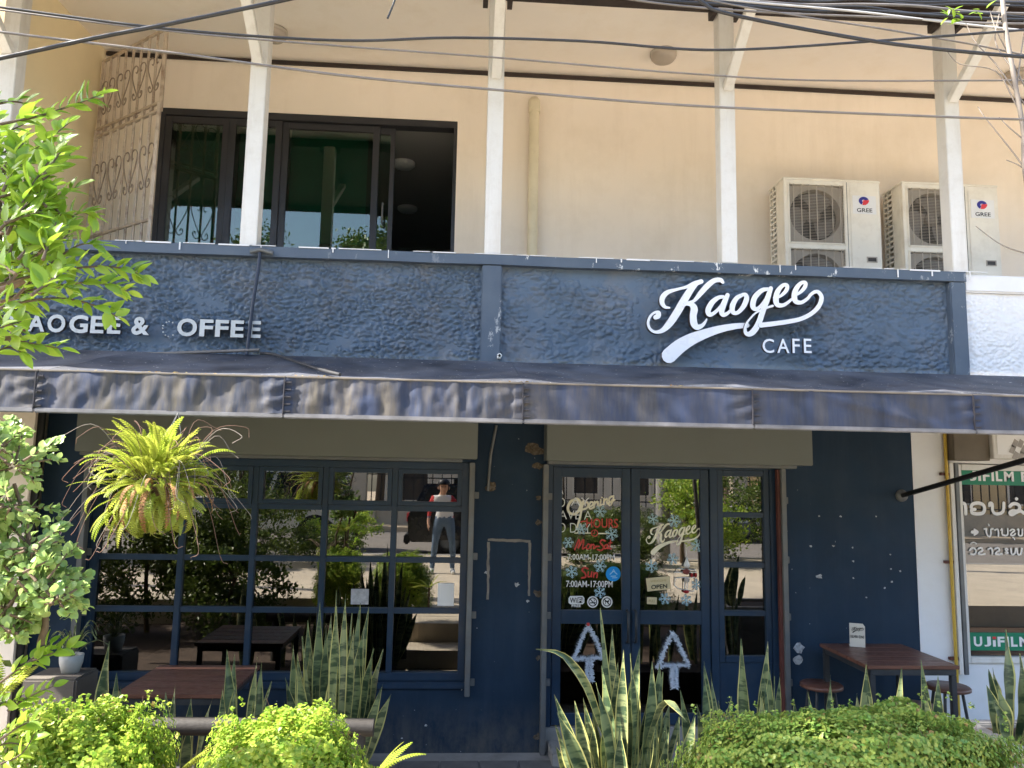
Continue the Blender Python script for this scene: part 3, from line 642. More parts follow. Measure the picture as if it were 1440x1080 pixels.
def aircon(xl, xr, zt, y, label):
    t = thing('air_conditioner', label, 'air conditioner', ((xl+xr)/2, y+.2, zt-1.4), 'outdoor air conditioner units on the balcony')
    z0 = zt-1.4; dp = .34; W = xr-xl
    fw = .615*W                                                    # fan side
    b = MB()
    gx0, gx1 = xl+.055*W, xl+.615*W; holes = ((zt-.625, zt-.065), (zt-1.25, zt-.69))
    b.box(xl, gx0, y, y+.03, z0, zt-.02); b.box(gx1, xr, y, y+.03, z0, zt-.02)
    for a, c_ in ((zt-.065, zt-.02), (zt-.69, zt-.625), (z0, zt-1.25)): b.box(gx0, gx1, y, y+.03, a, c_)
    b.box(xl, xr, y+.03, y+dp, z0, z0+.02); b.box(xr-.015, xr, y+.03, y+dp, z0+.02, zt-.02); b.box(xl, xr, y+dp-.01, y+dp, z0+.02, zt-.02)
    b.box(xl, xl+.012, y+.03, y+.17, z0+.02, zt-.02)
    b.build('casing', M['acbody'], t, .003)
    MB().box(xl-.008, xr+.008, y-.008, y+dp+.006, zt-.02, zt).build('lid', M['acbody'], t, .006)
    # louvred rear half of the left side
    s = MB(); k = 0; z = zt-.05
    while z > z0+.06: s.box(xl, xl+.012, y+.17, y+dp-.012, z-.018, z); z -= .052
    for yy in (y+.17, y+.25, y+dp-.03): s.box(xl-.001, xl+.013, yy, yy+.014, z0+.02, zt-.02)
    s.build('side_louvre', M['acbody'], t)
    s = MB().box(xl+.02, xr-.02, y+.2, y+.21, z0+.02, zt-.03); s.build('coil', M['acdark'], t)
    for (a, c_) in holes:
        cx, cz = (gx0+gx1)/2, (a+c_)/2; hw, hh = (gx1-gx0)/2, (c_-a)/2; R = min(hw, hh)*.95
        m = MB(); fr_ = .018
        m.box(gx0-fr_, gx0, y-.012, y+.02, a-fr_, c_+fr_); m.box(gx1, gx1+fr_, y-.012, y+.02, a-fr_, c_+fr_); m.box(gx0, gx1, y-.012, y+.02, c_, c_+fr_); m.box(gx0, gx1, y-.012, y+.02, a-fr_, a)
        g = m.build('grille_frame', M['acbody'], t, .006)
        m = MB(); n = 40                                               # mounting plate with the round opening
        ring = [(cx+R*math.cos(2*math.pi*i/n), y+.028, cz+R*math.sin(2*math.pi*i/n)) for i in range(n)]
        sq = []
        for i in range(n):
            c1, s1 = math.cos(2*math.pi*i/n), math.sin(2*math.pi*i/n); k = 1/max(abs(c1)/hw, abs(s1)/hh); sq.append((cx+c1*k, y+.028, cz+s1*k))
        m.add(ring+sq, [(i, (i+1) % n, n+(i+1) % n, n+i) for i in range(n)])
        rb = [(p[0], p[1]+.10, p[2]) for p in ring]; m.add(ring+rb, [(i, (i+1) % n, n+(i+1) % n, n+i) for i in range(n)])
        m.build('fan_shroud', M['acgrille'], g)
        m = MB(); m.lathe((cx, y+.06, cz), [(.0, .025), (.05, .02), (.065, 0), (.06, -.04)], 16, 'Y')
        for q in range(3):
            a0 = rad(25+120*q); vs = []
            for i in range(7):
                for j in range(4):
                    rr = .05+(R*.93-.05)*j/3; aa = a0+rad(85)*i/6*(.75+.25*j/3)+.25*j/3; vs.append((cx+rr*math.cos(aa), y+.055+.05*i/6, cz+rr*math.sin(aa)))
            m.add(vs, [(i*4+j, i*4+j+1, i*4+j+5, i*4+j+4) for i in range(6) for j in range(3)], True)
        m.build('fan', M['acfan'], g)
        m = MB(); n = 7
        for i in range(n): x = gx0+(gx1-gx0)*(i+.5)/n; m.box(x-.003, x+.003, y-.014, y-.008, a, c_)
        k = 38
        for i in range(k): z = a+(c_-a)*(i+.5)/k; m.box(gx0, gx1, y-.008, y-.0055, z-.0013, z+.0013)
        m.build('wire_guard', M['acgrille'], g)
    sx = gx1+.035
    m = MB(); m.box(sx, sx+.004, y-.0015, y, z0+.01, zt-.025); m.build('panel_seam', M['acdark'], t)
    m = MB(); m.box(sx+.03, xr-.03, y-.004, y-.0005, zt-1.36, zt-.07); m.build('service_panel', M['acbody'], t, .002)
    hx = (sx+.03+xr-.03)/2+.06
    m = MB(); frame_rect(m, hx-.05, hx+.05, zt-.80, zt-.745, y-.010, y-.004, .009); m.build('hand_grip', M['acgrille'], t); m = MB().box(hx-.041, hx+.041, y-.0055, y-.0042, zt-.791, zt-.754); m.build('hand_grip', M['acdark'], t)
    gree(t, y-.004, (sx+xr)/2+.005, zt-.235, .96*W/.93)
    m = MB(); m.box(xl+.05, xl+.11, y+.02, y+dp-.02, 3.0, z0-.001); m.box(xr-.11, xr-.05, y+.02, y+dp-.02, 3.0, z0-.001); m.build('stand', M['concrete'], t)
ACY = .28; zt = AZ(1103, 249, ACY)
aircon(AX(1103, 300, ACY), AX(1238, 300, ACY), zt, ACY, 'ivory twin fan air conditioner between the two right balcony posts')
aircon(AX(1270, 300, ACY), AX(1404, 300, ACY), zt+.01, ACY, 'ivory twin fan air conditioner half hidden by the corner balcony post')

# ------------------------------------------------------------------ swung open iron grille
H0 = Vector((-3.46, .60, 0)); E0 = Vector((AX(230, 100, -.02), -.02, 0))
gr = thing('iron_grille', 'rusty cream wrought iron grille with heart scrolls swung open beside the sliding door', 'security grille', (H0.x, H0.y, 3.0))
zT = (AZ(233, 52, E0.y)+AZ(103, 74, H0.y))/2; zM = AZ(231, 156, E0.y); zM2 = AZ(230, 147, E0.y)
def GU(u, z, off=0): p = H0.lerp(E0, u); return Vector((p.x, p.y+off, z))
heart = [(.40,.80),(.26,.77),(.16,.84),(.22,.95),(.45,1.0),(.75,.97),(.93,.85),(.86,.68),(.55,.42),(.2,.18),(.10,.08),(.2,.0),(.42,-.02),(.62,.05),(.64,.14),(.5,.17),(.42,.10)]
for (z0, z1, hz0, hz1, off, rr) in ((zM, zT, zM+(zT-zM)*.28, zM+(zT-zM)*.70, 0, .010), (3.02, zM2, AZ(215, 262, E0.y), AZ(219, 202, E0.y), -.03, .011)):
    for i in range(9):
        u = i/8; MB().bar(GU(u, z0, off), GU(u, z1, off), .018 if 0 < i < 8 else .028, .018 if 0 < i < 8 else .028).build('bar', M['iron'], gr)
    for z in ((z0, z1) if off == 0 else (z1, z1-.07, AZ(213, 310, E0.y), 3.04)):
        MB().bar(GU(0, z, off-.004), GU(1, z, off-.004), .02, .022).build('rail', M['iron'], gr)
    for i in (1, 3, 5, 7):
        for s in (-1, 1):
            P = [GU(i/8+s*(x*.92)/8, hz0+(hz1-hz0)*y, off-.016) for x, y in heart]
            MB().tube([Vector(q) for q in catmull(P, 4)], .0055, 5).build('scroll', M['ironthin'], gr)

# ------------------------------------------------------------------ neighbours
nb = thing('photo_shop_building', 'white rendered shop next door with a glazed front and rough balcony wall', 'building', (6.5, 0, 0))
w = MB(); w.box(XR+.002, 4.23, .0, .2, 0, 2.95); w.box(4.23, 9.5, .05, .2, 0, .70); w.box(4.23, 9.5, 0.03, .2, 2.40, 2.95); w.build('wall', M['white'], nb)
MB().box(XR+.003, 9.5, -.66, UP, 2.80, 3.0).build('balcony_slab', M['white'], nb)
MB().box(XR+.002, 9.5, WR+.03, WR+.14, 2.72, 3.79).build('parapet', M['white'], nb)
rough_panel('plaster_panel', XR+.003, 6.2, 2.98, 3.72, WR+.02, nb, M['white'], .012, seed=4)
MB().box(XR+.003, 9.5, WR-.015, WR+.15, 3.721, 3.862).build('coping', M['white'], nb, .012)
f = MB(); gx = AX(1350, 700, .05); frame_rect(f, 4.34, 8.2, .701, 2.39, .02, .12, .05); nsh = f.build('shop_window', M['whitesteel'], nb, .005)
for x0, x1 in ((4.39, 5.62), (5.66, 6.9), (6.94, 8.15)): MB().box(x0, x1, .066, .072, .751, 2.34).build('pane', M['glass'], nsh)
for x in (5.64, 6.92): MB().box(x-.02, x+.02, .03, .11, .751, 2.34).build('mullion', M['whitesteel'], nsh)
for x in (4.262, 4.308): MB().box(x-.018, x+.018, -.04, .05, .62, 2.40).build('shutter_guide', M['whitesteel'] if x < 4.28 else M['rail'], nb, .003)
m = MB(); m.box(4.3, 8.5, 3.0, 3.1, 0, 2.9); m.box(4.31, 8.5, .21, 3.0, 2.4, 2.45); m.box(4.31, 8.5, .21, 3.0, .0, .05); m.build('shop_room', paint('shop_room_wall', (.16, .14, .12), .8, .1, 2), nb)
MB().box(4.24, 4.56, -.12, .025, 2.42, 2.80).build('shutter_box', paint('brown_sheet', (.13, .105, .075), .6, .2, 4), nb, .004)
yp = thing('yellow_pipe', 'thin yellow gas pipe running up the white pier of the next shop', 'pipe', (4.27, -.03, 0))
x = AX(1337, 780, -.03); MB().tube([(x, -.03, .0), (x, -.03, 2.78)], .014, 8).build('pipe', paint('yellow_enamel', (.55, .36, .05), .45, .15, 6), yp)
for z in (.75, 1.55, 2.3): MB().box(x-.05, x+.03, -.03, .0, z-.012, z+.012).build('clip', M['redoxide'], yp)
bx = thing('light_box_sign', 'white unlit light box sign partly hidden under the awning end', 'sign', (5.2, -.1, 2.5))
MB().box(4.565, 7.5, -.16, .025, 2.44, 2.86).build('box', M['whitesteel'], bx, .006); MB().box(4.60, 7.46, -.164, -.161, 2.475, 2.83).build('face', M['sticker'], bx)
p = A(1432, 632, -.17); q = MB()
for i in range(6): a = rad(60*i); q.add([(p.x+.05*math.cos(a)+dx*.035, -.1655, p.z+.06*math.sin(a)+dz*.04) for dx, dz in ((-1, -.6), (.2, -1), (1, .4), (0, 1))], [(0, 1, 2, 3)])
q.build('faded_emblem', paint('faded_grey_print', (.36, .33, .31), .6, .1, 5), bx)
GREEN = paint('banner_green', (.0, .19, .095), .45, .06, 3, bmp=0); 
for (za, zb_, lb, cat) in ((682, 655, 'green film brand banner along the top of the shop glass', 'banner'), (915, 888, 'green film brand banner along the bottom of the shop glass', 'banner')):
    z0 = AZ(1390, za, .05); z1 = AZ(1390, zb_+2, .05); t = thing('shop_banner', lb, cat, (5, .05, z0), 'green banners on the shop glass')
    MB().box(4.395, 6.9, .058, .064, z0, z1).build('banner', GREEN, t)
    off = 0 if za < 700 else .05; h_ = (z1-z0); x = 4.315+off
    for rep in range(3):
        for ch, wd in (('F', .062), ('U', .075), ('J', .06), ('I', .025), ('F', .062), ('I', .022), ('L', .058), ('M', .09)):
            if x > 4.398: text_obj(ch if ch != 'I' or wd > .023 else 'I', 'letter', x, x+wd, z0+.22*h_, z1-.22*h_ if not (ch == 'I' and wd > .023) else z1-.42*h_, .0575, M['sticker'], t, depth=.001, bold=.035)
            if ch == 'I' and wd > .023 and x > 4.398: MB().box(x, x+wd+.006, .0562, .0575, z1-.36*h_, z1-.22*h_).build('letter', M['logored'], t)
            x += wd+.018
        x += .05
# hand drawn lettering on the shop glass, strokes measured from the photograph
lao = MB(); k = 0
def zoom4(x, y): return A(1320+x/5.4, 600+y/5.4, .06)
for w_, st in ((26, [(163, 580), (195, 585), (205, 620), (206, 662)]), (14, [(148, 548), (160, 560)]),
               (26, [(246, 612), (256, 590), (295, 580), (335, 592), (348, 625), (335, 655), (295, 662), (255, 655), (250, 632), (275, 628)]),
               (24, [(385, 600), (388, 582), (406, 588), (410, 640), (435, 662), (475, 655), (492, 630), (494, 580)]),
               (26, [(540, 605), (565, 585), (600, 590), (615, 615), (600, 640), (560, 640), (540, 655), (555, 668), (590, 650), (620, 640), (645, 655)]), (12, [(590, 540), (598, 548), (590, 556), (583, 548), (590, 540)]),
               (26, [(255, 800), (285, 800)]), (14, [(270, 780), (296, 800), (270, 822)]), (13, [(345, 778), (362, 775), (360, 795), (368, 822), (385, 835), (395, 815), (395, 780), (412, 775)]), (10, [(376, 742), (382, 750)]),
               (13, [(425, 785), (445, 778), (452, 800), (452, 828)]), (13, [(470, 785), (480, 778), (480, 815), (500, 826), (522, 818), (522, 775)]), (13, [(540, 790), (560, 780), (575, 790), (555, 805), (545, 822), (565, 826), (580, 812)]), (9, [(560, 842), (572, 848), (575, 856)]),
               (13, [(595, 782), (605, 780), (605, 822), (630, 824), (634, 780)]),
               (13, [(232, 940), (250, 922), (275, 930), (280, 955), (262, 970), (240, 965)]), (9, [(240, 888), (262, 878), (285, 890)]), (13, [(298, 925), (320, 920), (330, 940), (310, 950), (300, 966), (325, 970), (350, 965)]), (13, [(372, 930), (395, 922), (405, 945), (405, 968)]),
               (13, [(425, 925), (448, 920), (458, 940), (440, 950), (428, 966), (455, 970), (478, 965)]), (10, [(500, 930), (515, 925), (522, 935), (505, 940)]), (10, [(500, 955), (515, 950), (522, 960), (505, 965)]), (13, [(545, 925), (552, 968), (575, 960), (580, 925)]), (13, [(590, 925), (598, 968), (620, 965), (628, 925)])):
    stroke(lao, [(x, y, w_) for x, y in st], zoom4, 6.5/FPX/5.4, 0, eps=.0003*k, ramp_=.0002, n=5); k += 1
lao.build('window_lettering', M['sticker'], nsh)['kind'] = 'stuff'
# posters and goods faintly seen inside the photo shop
for i, (x, z, w_, h_, col) in enumerate(((5.0, 1.9, .55, .5, (.5, .3, .1)), (5.7, 1.6, .5, .7, (.3, .1, .1)), (6.4, 1.8, .6, .5, (.1, .2, .4)))):
    tag(MB().box(x-w_/2, x+w_/2, .9+.02*i, .91+.02*i, z-h_/2, z+h_/2).build('poster', paint('poster_print', col, .5, .6, 5, bmp=0), None), ['orange poster board inside the photo shop', 'dark red poster board inside the photo shop', 'blue poster board inside the photo shop'][i], 'poster')
lf = thing('left_neighbour_building', 'cream pillared building adjoining the cafe beyond the leafy bush', 'building', (-4.5, 0, 0))
MB().box(-9, -3.40, -.12, .3, 0, 2.95).build('wall', M['cream'], lf)
MB().box(-9, -3.62, UP, UP+.15, 3.0, 6.2).build('upper_wall', M['cream'], lf)
tag(MB().tube([(-3.375, -.07, 0), (-3.375, -.07, 2.75)], .03, 10).build('downpipe', M['black'], None), 'black downpipe between cream pillar and navy wall', 'pipe')
# ------------------------------------------------------------------ stickers, signs and ornaments on the doors
GY = .0565                                                       # just in front of the door glass
CREAMV = paint('cream_vinyl', (.86, .8, .62), .5, .04, 5, bmp=0); WHV = M['sticker']; REDV = paint('red_vinyl', (.55, .045, .035), .5, .06, 5, bmp=0)
THINW = paint('thin_white_vinyl', (.8, .8, .8), .5, .05, 5, bmp=0)
dl, dr = leaves
def zoom2(x, y): return A(775+x/5.4, 670+y/5.4, GY)
ws2 = 6.55/FPX/5.4
def b2(x0, y0, x1, y1): return (775+x0/5.4, 670+y0/5.4, 775+x1/5.4, 670+y1/5.4)
m = MB(); k = 0
for w_, st in ((20, [(188, 178), (150, 190), (128, 235), (140, 275), (180, 285), (212, 255), (225, 205), (200, 172), (172, 180)]),                # O
               (17, [(243, 190), (232, 240), (222, 300), (205, 365), (198, 400)]), (14, [(240, 215), (268, 195), (282, 212), (270, 240), (238, 252)]),   # p
               (13, [(285, 232), (312, 220), (318, 200), (300, 196), (288, 225), (298, 246), (325, 232)]),                                               # e
               (12, [(330, 190), (326, 232)]), (12, [(328, 212), (348, 190), (356, 202), (352, 230), (366, 222)]),                                      # n
               (12, [(378, 178), (374, 218), (388, 212)]), (8, [(384, 158), (387, 161)]),                                                              # i
               (12, [(402, 168), (398, 212)]), (12, [(400, 190), (420, 168), (426, 182), (424, 208), (436, 198)]),                                     # n
               (12, [(468, 150), (448, 158), (438, 180), (450, 192), (470, 172)]), (12, [(474, 148), (466, 190), (452, 218), (436, 212), (450, 196), (482, 178)])):  # g
    stroke(m, [(x, y, w_) for x, y in st], zoom2, ws2, 0, eps=.0002*k, ramp_=.00015); k += 1
m.build('opening_lettering', CREAMV, dl)['kind'] = 'stuff'
text_px('HOURS', 'hours_lettering', b2(268, 318, 508, 392), GY-.004, REDV, dl, bold=.012)
m = MB(); stroke(m, [(225, 345, 8), (255, 340, 10), (290, 352, 9), (312, 350, 8)], zoom2, ws2, 0, eps=.0048); m.build('hours_flourish', REDV, dl)
for s, bx in (('A', (58, 75, 92, 135)), ('D', (60, 162, 105, 232)), ('AY', (150, 160, 290, 225)), ('AVE A', (62, 258, 308, 328)), ('D DAY', (60, 352, 300, 428))):
    text_px(s, 'slogan_lettering', b2(*bx), GY+.0004, THINW, dl, bold=-.012)
m = MB(); stroke(m, [(178, 430, 7), (300, 430, 7)], zoom2, ws2, 0, eps=.001); stroke(m, [(360, 433, 9), (440, 433, 9)], zoom2, ws2, 0, eps=.0013); m.build('rule_line', CREAMV, dl)['kind'] = 'stuff'
m = MB(); stroke(m, [(330+24*math.cos(a), 430+24*math.sin(a), 7) for a in (2*math.pi*i/12 for i in range(13))], zoom2, ws2, 0, eps=.0016); stroke(m, [(330, 414, 5), (330, 432, 5), (316, 432, 5)], zoom2, ws2, 0, eps=.002); m.build('clock_face', REDV, dl)['kind'] = 'stuff'
m = MB(); k = 0
for w_, st in ((11, [(180, 555), (205, 490), (212, 480), (216, 500), (205, 545), (235, 492), (246, 482), (246, 505), (238, 550), (258, 540)]), (9, [(285, 512), (268, 530), (272, 550), (290, 545), (295, 520), (280, 512)]), (9, [(305, 515), (303, 548)]), (9, [(304, 530), (320, 515), (326, 525), (322, 548), (336, 540)]), (11, [(338, 532), (362, 530)]),
               (12, [(410, 490), (388, 482), (372, 500), (388, 520), (398, 540), (380, 562), (352, 555)]), (9, [(425, 515), (408, 525), (405, 548), (420, 545), (430, 520)]), (9, [(430, 518), (428, 548), (440, 540)]), (9, [(452, 482), (444, 545), (456, 548)]), (8, [(436, 506), (462, 503)]),
               (13, [(278, 700), (250, 692), (235, 712), (258, 735), (262, 762), (232, 770)]), (10, [(282, 725), (280, 760), (300, 755), (308, 725)]), (10, [(308, 725), (306, 762)]), (10, [(325, 730), (322, 765)]), (10, [(324, 748), (342, 730), (350, 740), (346, 768)])):
    stroke(m, [(x, y, w_) for x, y in st], zoom2, ws2, 0, eps=.0002*k, ramp_=.00015); k += 1
m.build('weekday_lettering', REDV, dl)['kind'] = 'stuff'
text_px('7:00AM-17:00PM', 'time_lettering', b2(126, 588, 482, 636), GY-.001, WHV, dl, bold=.012)
text_px('7:00AM-17:00PM', 'time_lettering', b2(114, 790, 468, 843), GY-.001, WHV, dl, bold=.012)
def disc(mb, cx, cy, r, mapf, dy, n=24, squash=1.0, r0=0.0):
    if r0 == 0: mb.add([mapf(cx+r*math.cos(2*math.pi*i/n), cy+squash*r*math.sin(2*math.pi*i/n))+Vector((0, dy, 0)) for i in range(n)], [list(range(n))])
    else:
        P = [mapf(cx+q*math.cos(2*math.pi*i/n), cy+squash*q*math.sin(2*math.pi*i/n))+Vector((0, dy, 0)) for q in (r0, r) for i in range(n)]
        mb.add(P, [(i, (i+1) % n, n+(i+1) % n, n+i) for i in range(n)])
m = MB(); disc(m, 472, 740, 57, zoom2, -.001); st_ = m.build('round_sticker', paint('sky_blue_vinyl', (.0, .27, .72), .4, .05, 5, bmp=0), dl); st_['label'] = 'round blue sticker with a white roof mark'
m = MB(); stroke(m, [(448, 742, 7), (474, 718, 8), (500, 742, 7)], zoom2, ws2, 0, eps=.002, n=1); stroke(m, [(462, 728, 5), (474, 705, 6), (486, 728, 5)], zoom2, ws2, 0, eps=.0024, n=1); stroke(m, [(455, 758, 7), (490, 756, 7)], zoom2, ws2, 0, eps=.002); stroke(m, [(466, 770, 6), (500, 768, 6)], zoom2, ws2, 0, eps=.002); m.build('sticker_mark', paint('pale_blue_print', (.35, .6, .85), .4, .05, 5, bmp=0), dl)['kind'] = 'stuff'
m = MB(); m.prism([zoom2(x, y)+Vector((0, -.001, 0)) for x, y in ((132, 925), (145, 908), (240, 908), (252, 922), (252, 958), (240, 970), (145, 970), (132, 958))], (0, .0006, 0)); m.build('wifi_badge', WHV, dl)
m = MB(); m.prism([zoom2(x, y)+Vector((0, -.0016, 0)) for x, y in ((200, 918), (238, 918), (244, 928), (244, 952), (238, 962), (200, 962))], (0, .0003, 0)); m.build('wifi_badge', M['black'], dl)
text_px('Wi', 'wifi_lettering', b2(142, 920, 194, 960), GY-.0014, M['black'], dl, bold=.02); text_px('Fi', 'wifi_lettering', b2(206, 924, 240, 958), GY-.002, WHV, dl, bold=.02); text_px('FREE', 'wifi_lettering', b2(156, 972, 226, 992), GY-.001, WHV, dl, bold=.03)
for cx, kind in ((316, 'smoke'), (424, 'pet')):
    m = MB(); disc(m, cx, 953, 42, zoom2, -.001, 24, 1.05); m.build('prohibition_sticker', WHV, dl)
    m = MB(); disc(m, cx, 953, 33, zoom2, -.0014, 24, 1.05, 26); stroke(m, [(cx-22, 930, 7), (cx+22, 976, 7)], zoom2, ws2, 0, eps=.0018)
    if kind == 'smoke': stroke(m, [(cx-18, 960, 8), (cx+18, 958, 8)], zoom2, ws2, 0, eps=.0022); stroke(m, [(cx+8, 950, 4), (cx+14, 938, 4), (cx+8, 930, 4)], zoom2, ws2, 0, eps=.0024)
    else: stroke(m, [(cx-14, 946, 10), (cx+10, 950, 11)], zoom2, ws2, 0, eps=.0022); stroke(m, [(cx+12, 944, 8), (cx+16, 936, 6)], zoom2, ws2, 0, eps=.0024); stroke(m, [(cx-12, 950, 5), (cx-12, 968, 4)], zoom2, ws2, 0, eps=.0026); stroke(m, [(cx+8, 952, 5), (cx+8, 968, 4)], zoom2, ws2, 0, eps=.0028)
    m.build('prohibition_mark', M['black'], dl)['kind'] = 'stuff'
# cafe logo on the right leaf
logo(dr, lambda x, y: A(908+(x-65)/1280*78, 735.3+(y-50)/600*44, GY), 6.55/FPX/1280*78*1.05, [CREAMV], 0, split=False, n=5)['kind'] = 'stuff'
# snowflake stickers
SNOW = paint('frosted_vinyl', (.36, .53, .6), .5, .25, 40, bmp=0); snow_me = None
def snow_mesh():
    m = MB()
    for q in range(6):
        a = math.pi*q/3; d = Vector((math.cos(a), 0, math.sin(a))); s = Vector((-d.z, 0, d.x))
        m.add([-s*.09+Vector((0, -.0001*q, 0)), s*.09+Vector((0, -.0001*q, 0)), d+s*.05+Vector((0, -.0001*q, 0)), d-s*.05+Vector((0, -.0001*q, 0))], [(0, 1, 2, 3)])
        for r, l in ((.45, .42), (.72, .3)):
            for sg_ in (-1, 1):
                e = d*r+(d*.6+s*sg_*.75)*l; o = Vector((0, -.0008-.0001*q-.00003*sg_-.00005*r, 0))
                nn = Vector((-(e-d*r).z, 0, (e-d*r).x)).normalized()*.055
                m.add([d*r-nn+o, d*r+nn+o, e+nn*.6+o, e-nn*.6+o], [(0, 1, 2, 3)])
    return m
for i, (px, py, par) in enumerate([(844, 719, dl), (860, 751, dl), (799, 763, dl), (844, 796, dl), (804, 804, dl), (843.5, 833, dl), (818, 744, dl), (918.5, 730, dr), (948, 732.5, dr), (981, 766.5, dr), (946, 786, dr), (916, 796, dr), (979.6, 822, dr), (935, 842, dr), (965, 844, dr)]):
    if snow_me is None: o = snow_mesh().build('snowflake_sticker', SNOW, par); snow_me = o.data
    else: o = link('snowflake_sticker', snow_me, par)
    o.location = A(px, py, GY-.0035); s = .052*(.9+.25*rnd.random()); o.scale = (s, .5, s); o.rotation_euler = (0, rad(rnd.uniform(0, 60)), 0)
# hanging open sign, pull sign, ornament, tinsel
BUFF = paint('buff_board', (.62, .52, .32), .5, .05, 4, bmp=.05)
def zoom3(x, y): return A(890+x/7.2, 720+y/7.2, .03)
os_ = thing('open_sign', 'small buff plaque reading open hung crooked on the right door', 'sign', zoom3(260, 730))
m = MB(); m.prism([zoom3(*q) for q in ((132, 672), (372, 648), (388, 780), (148, 806))], (0, .008, 0)); m.build('plaque', BUFF, os_, .002)
text_obj('OPEN', 'lettering', zoom3(182, 0).x, zoom3(342, 0).x, zoom3(0, 782).z, zoom3(0, 738).z, .0285, M['black'], os_, depth=.001, bold=.02, slope=.09)
text_obj('WELCOME', 'lettering', zoom3(175, 0).x, zoom3(335, 0).x, zoom3(0, 712).z, zoom3(0, 690).z, .0285, paint('faded_gold_print', (.45, .36, .18), .5, .1, 5, bmp=0), os_, depth=.001, slope=.09)
MB().tube([zoom3(150, 672), zoom3(215, 560), zoom3(258, 470)], .0016, 5).build('cord', M['twig'], os_)
MB().tube([zoom3(360, 652), zoom3(310, 560), zoom3(262, 470)], .0016, 5).build('cord', M['twig'], os_)
ps = thing('pull_sign', 'tiny buff plaque reading pull low on the right door glass', 'sign', zoom3(190, 900))
m = MB(); m.prism([zoom3(*q) for q in ((143, 862), (243, 866), (243, 936), (143, 932))], (0, .005, 0)); m.build('plaque', BUFF, ps, .001)
text_px('PULL', 'lettering', (890+162/7.2, 720+888/7.2, 890+226/7.2, 720+914/7.2), .0285, paint('faded_brown_print', (.3, .23, .12), .5, .1, 5, bmp=0), ps)
gn = thing('hanging_ornament', 'red and white felt ornament dangling with frame outline on the right door', 'ornament', zoom3(545, 700))
oc = zoom3(545, 540)
MB().tube([zoom3(545, 330), oc], .0018, 5).build('ribbon', M['sticker'], gn)
MB().lathe(oc, [(.0, .075), (.006, .06), (.014, .035), (.026, 0.012), (.028, -.004), (.015, -.018), (.0, -.022)], 12).build('hat', M['sticker'], gn)
def blob(c, rx, ry, rz, n=10, mm=6): return [(Vector(c)+Vector((rx*math.sin(math.pi*i/mm)*math.cos(2*math.pi*j/n), ry*math.sin(math.pi*i/mm)*math.sin(2*math.pi*j/n), rz*math.cos(math.pi*i/mm)))) for i in range(mm+1) for j in range(n)], [(i*n+j, i*n+(j+1) % n, (i+1)*n+(j+1) % n, (i+1)*n+j) for i in range(mm) for j in range(n)]
m = MB(); m.add(*blob(zoom3(540, 605), .032, .016, .024), True); m.build('body', paint('dull_red_felt', (.22, .06, .05), .9, .2, 9), gn)
m = MB(); m.add(*blob(zoom3(545, 690), .026, .014, .022), True); m.build('beard', paint('grey_felt', (.45, .4, .36), .9, .2, 9), gn)
for x in (522, 546): MB().tube([zoom3(x, 700), zoom3(x+3, 745), zoom3(x, 790)], .0035, 6).build('leg', M['sticker'], gn)
m = MB(); m.add(*blob(zoom3(540, 808), .026, .016, .014), True); m.build('boots', paint('red_felt', (.4, .02, .03), .9, .2, 9), gn)
for q in ([(440, 612), (452, 575), (640, 590), (655, 660), (430, 670), (425, 612), (660, 612)], [(432, 665), (425, 745), (470, 780), (610, 808), (640, 770), (636, 670)]):
    MB().tube([zoom3(x, y)+Vector((0, .012, 0)) for x, y in q], .0035, 6).build('wire_frame', M['sticker'], gn)
for x in (600, 640): m = MB(); m.add(*blob(zoom3(x, 640)+Vector((0, .006, 0)), .012, .008, .018), True); m.build('mitten', paint('red_felt_b', (.4, .03, .035), .9, .2, 9), gn)
TINSEL = paint('silver_tinsel', (.78, .82, .88), .25, .12, 90, metal=.25, bmp=0)
def tinsel(cx, cy, label, topper):
    t = thing('tinsel_tree', label, 'ornament', A(cx, cy+40, .03), 'tinsel trees on the lower door glass')
    path = [(0, -42), (-10, -22), (-17, -2), (-22, 6), (-10, 4), (0, 4), (12, 3), (22, 4), (16, -10), (8, -28), (0, -42)]; trunk = [(0, 6), (-1, 20), (0, 36)], [(5, 6), (4, 20), (6, 36)]
    for nm, pp in (('outline', [path]), ('trunk', trunk)):
        m = MB()
        for q in pp:
            P = [A(cx+x, cy+y, .03) for x, y in q]
            for a, b in zip(P[:-1], P[1:]):
                for i in range(int((b-a).length/.0006)):
                    c = a.lerp(b, rnd.random()); d = Vector((rnd.gauss(0, 1), rnd.gauss(0, .7), rnd.gauss(0, 1))).normalized(); L = .010+.020*rnd.random(); s = d.orthogonal().normalized()*.0028
                    m.add([c-s, c+s, c+d*L+s*.7, c+d*L-s*.7], [(0, 1, 2, 3)])
            m.tube(P, .003, 5)
        o = m.build(nm, TINSEL, t); o['kind'] = 'stuff'
    if topper: MB().box(A(cx, cy-44, .025).x-.012, A(cx, cy-44, .025).x+.012, .012, .03, A(cx, cy-44, .02).z-.012, A(cx, cy-44, .02).z+.012).build('bow', REDV, t, .003)
tinsel(827, 922, 'silver tinsel tree with small red bow on the left door', True); tinsel(946, 932, 'silver tinsel tree without a bow on the right door', False)
for (x0, y0, x1, y1, lb) in ((616, 820, 638, 852, 'white paper notice taped in the right hand lower window pane'), (494, 828, 518, 850, 'grey printed card in a lower window pane above the snake plant')):
    a, b = A(x0, y0, .052), A(x1, y1, .052); tag(MB().box(a.x, b.x, .050, .0515, b.z, a.z).build('paper_notice', M['sticker'] if x0 > 600 else paint('grey_card', (.4, .4, .42), .5, .3, 30), None), lb, 'notice')
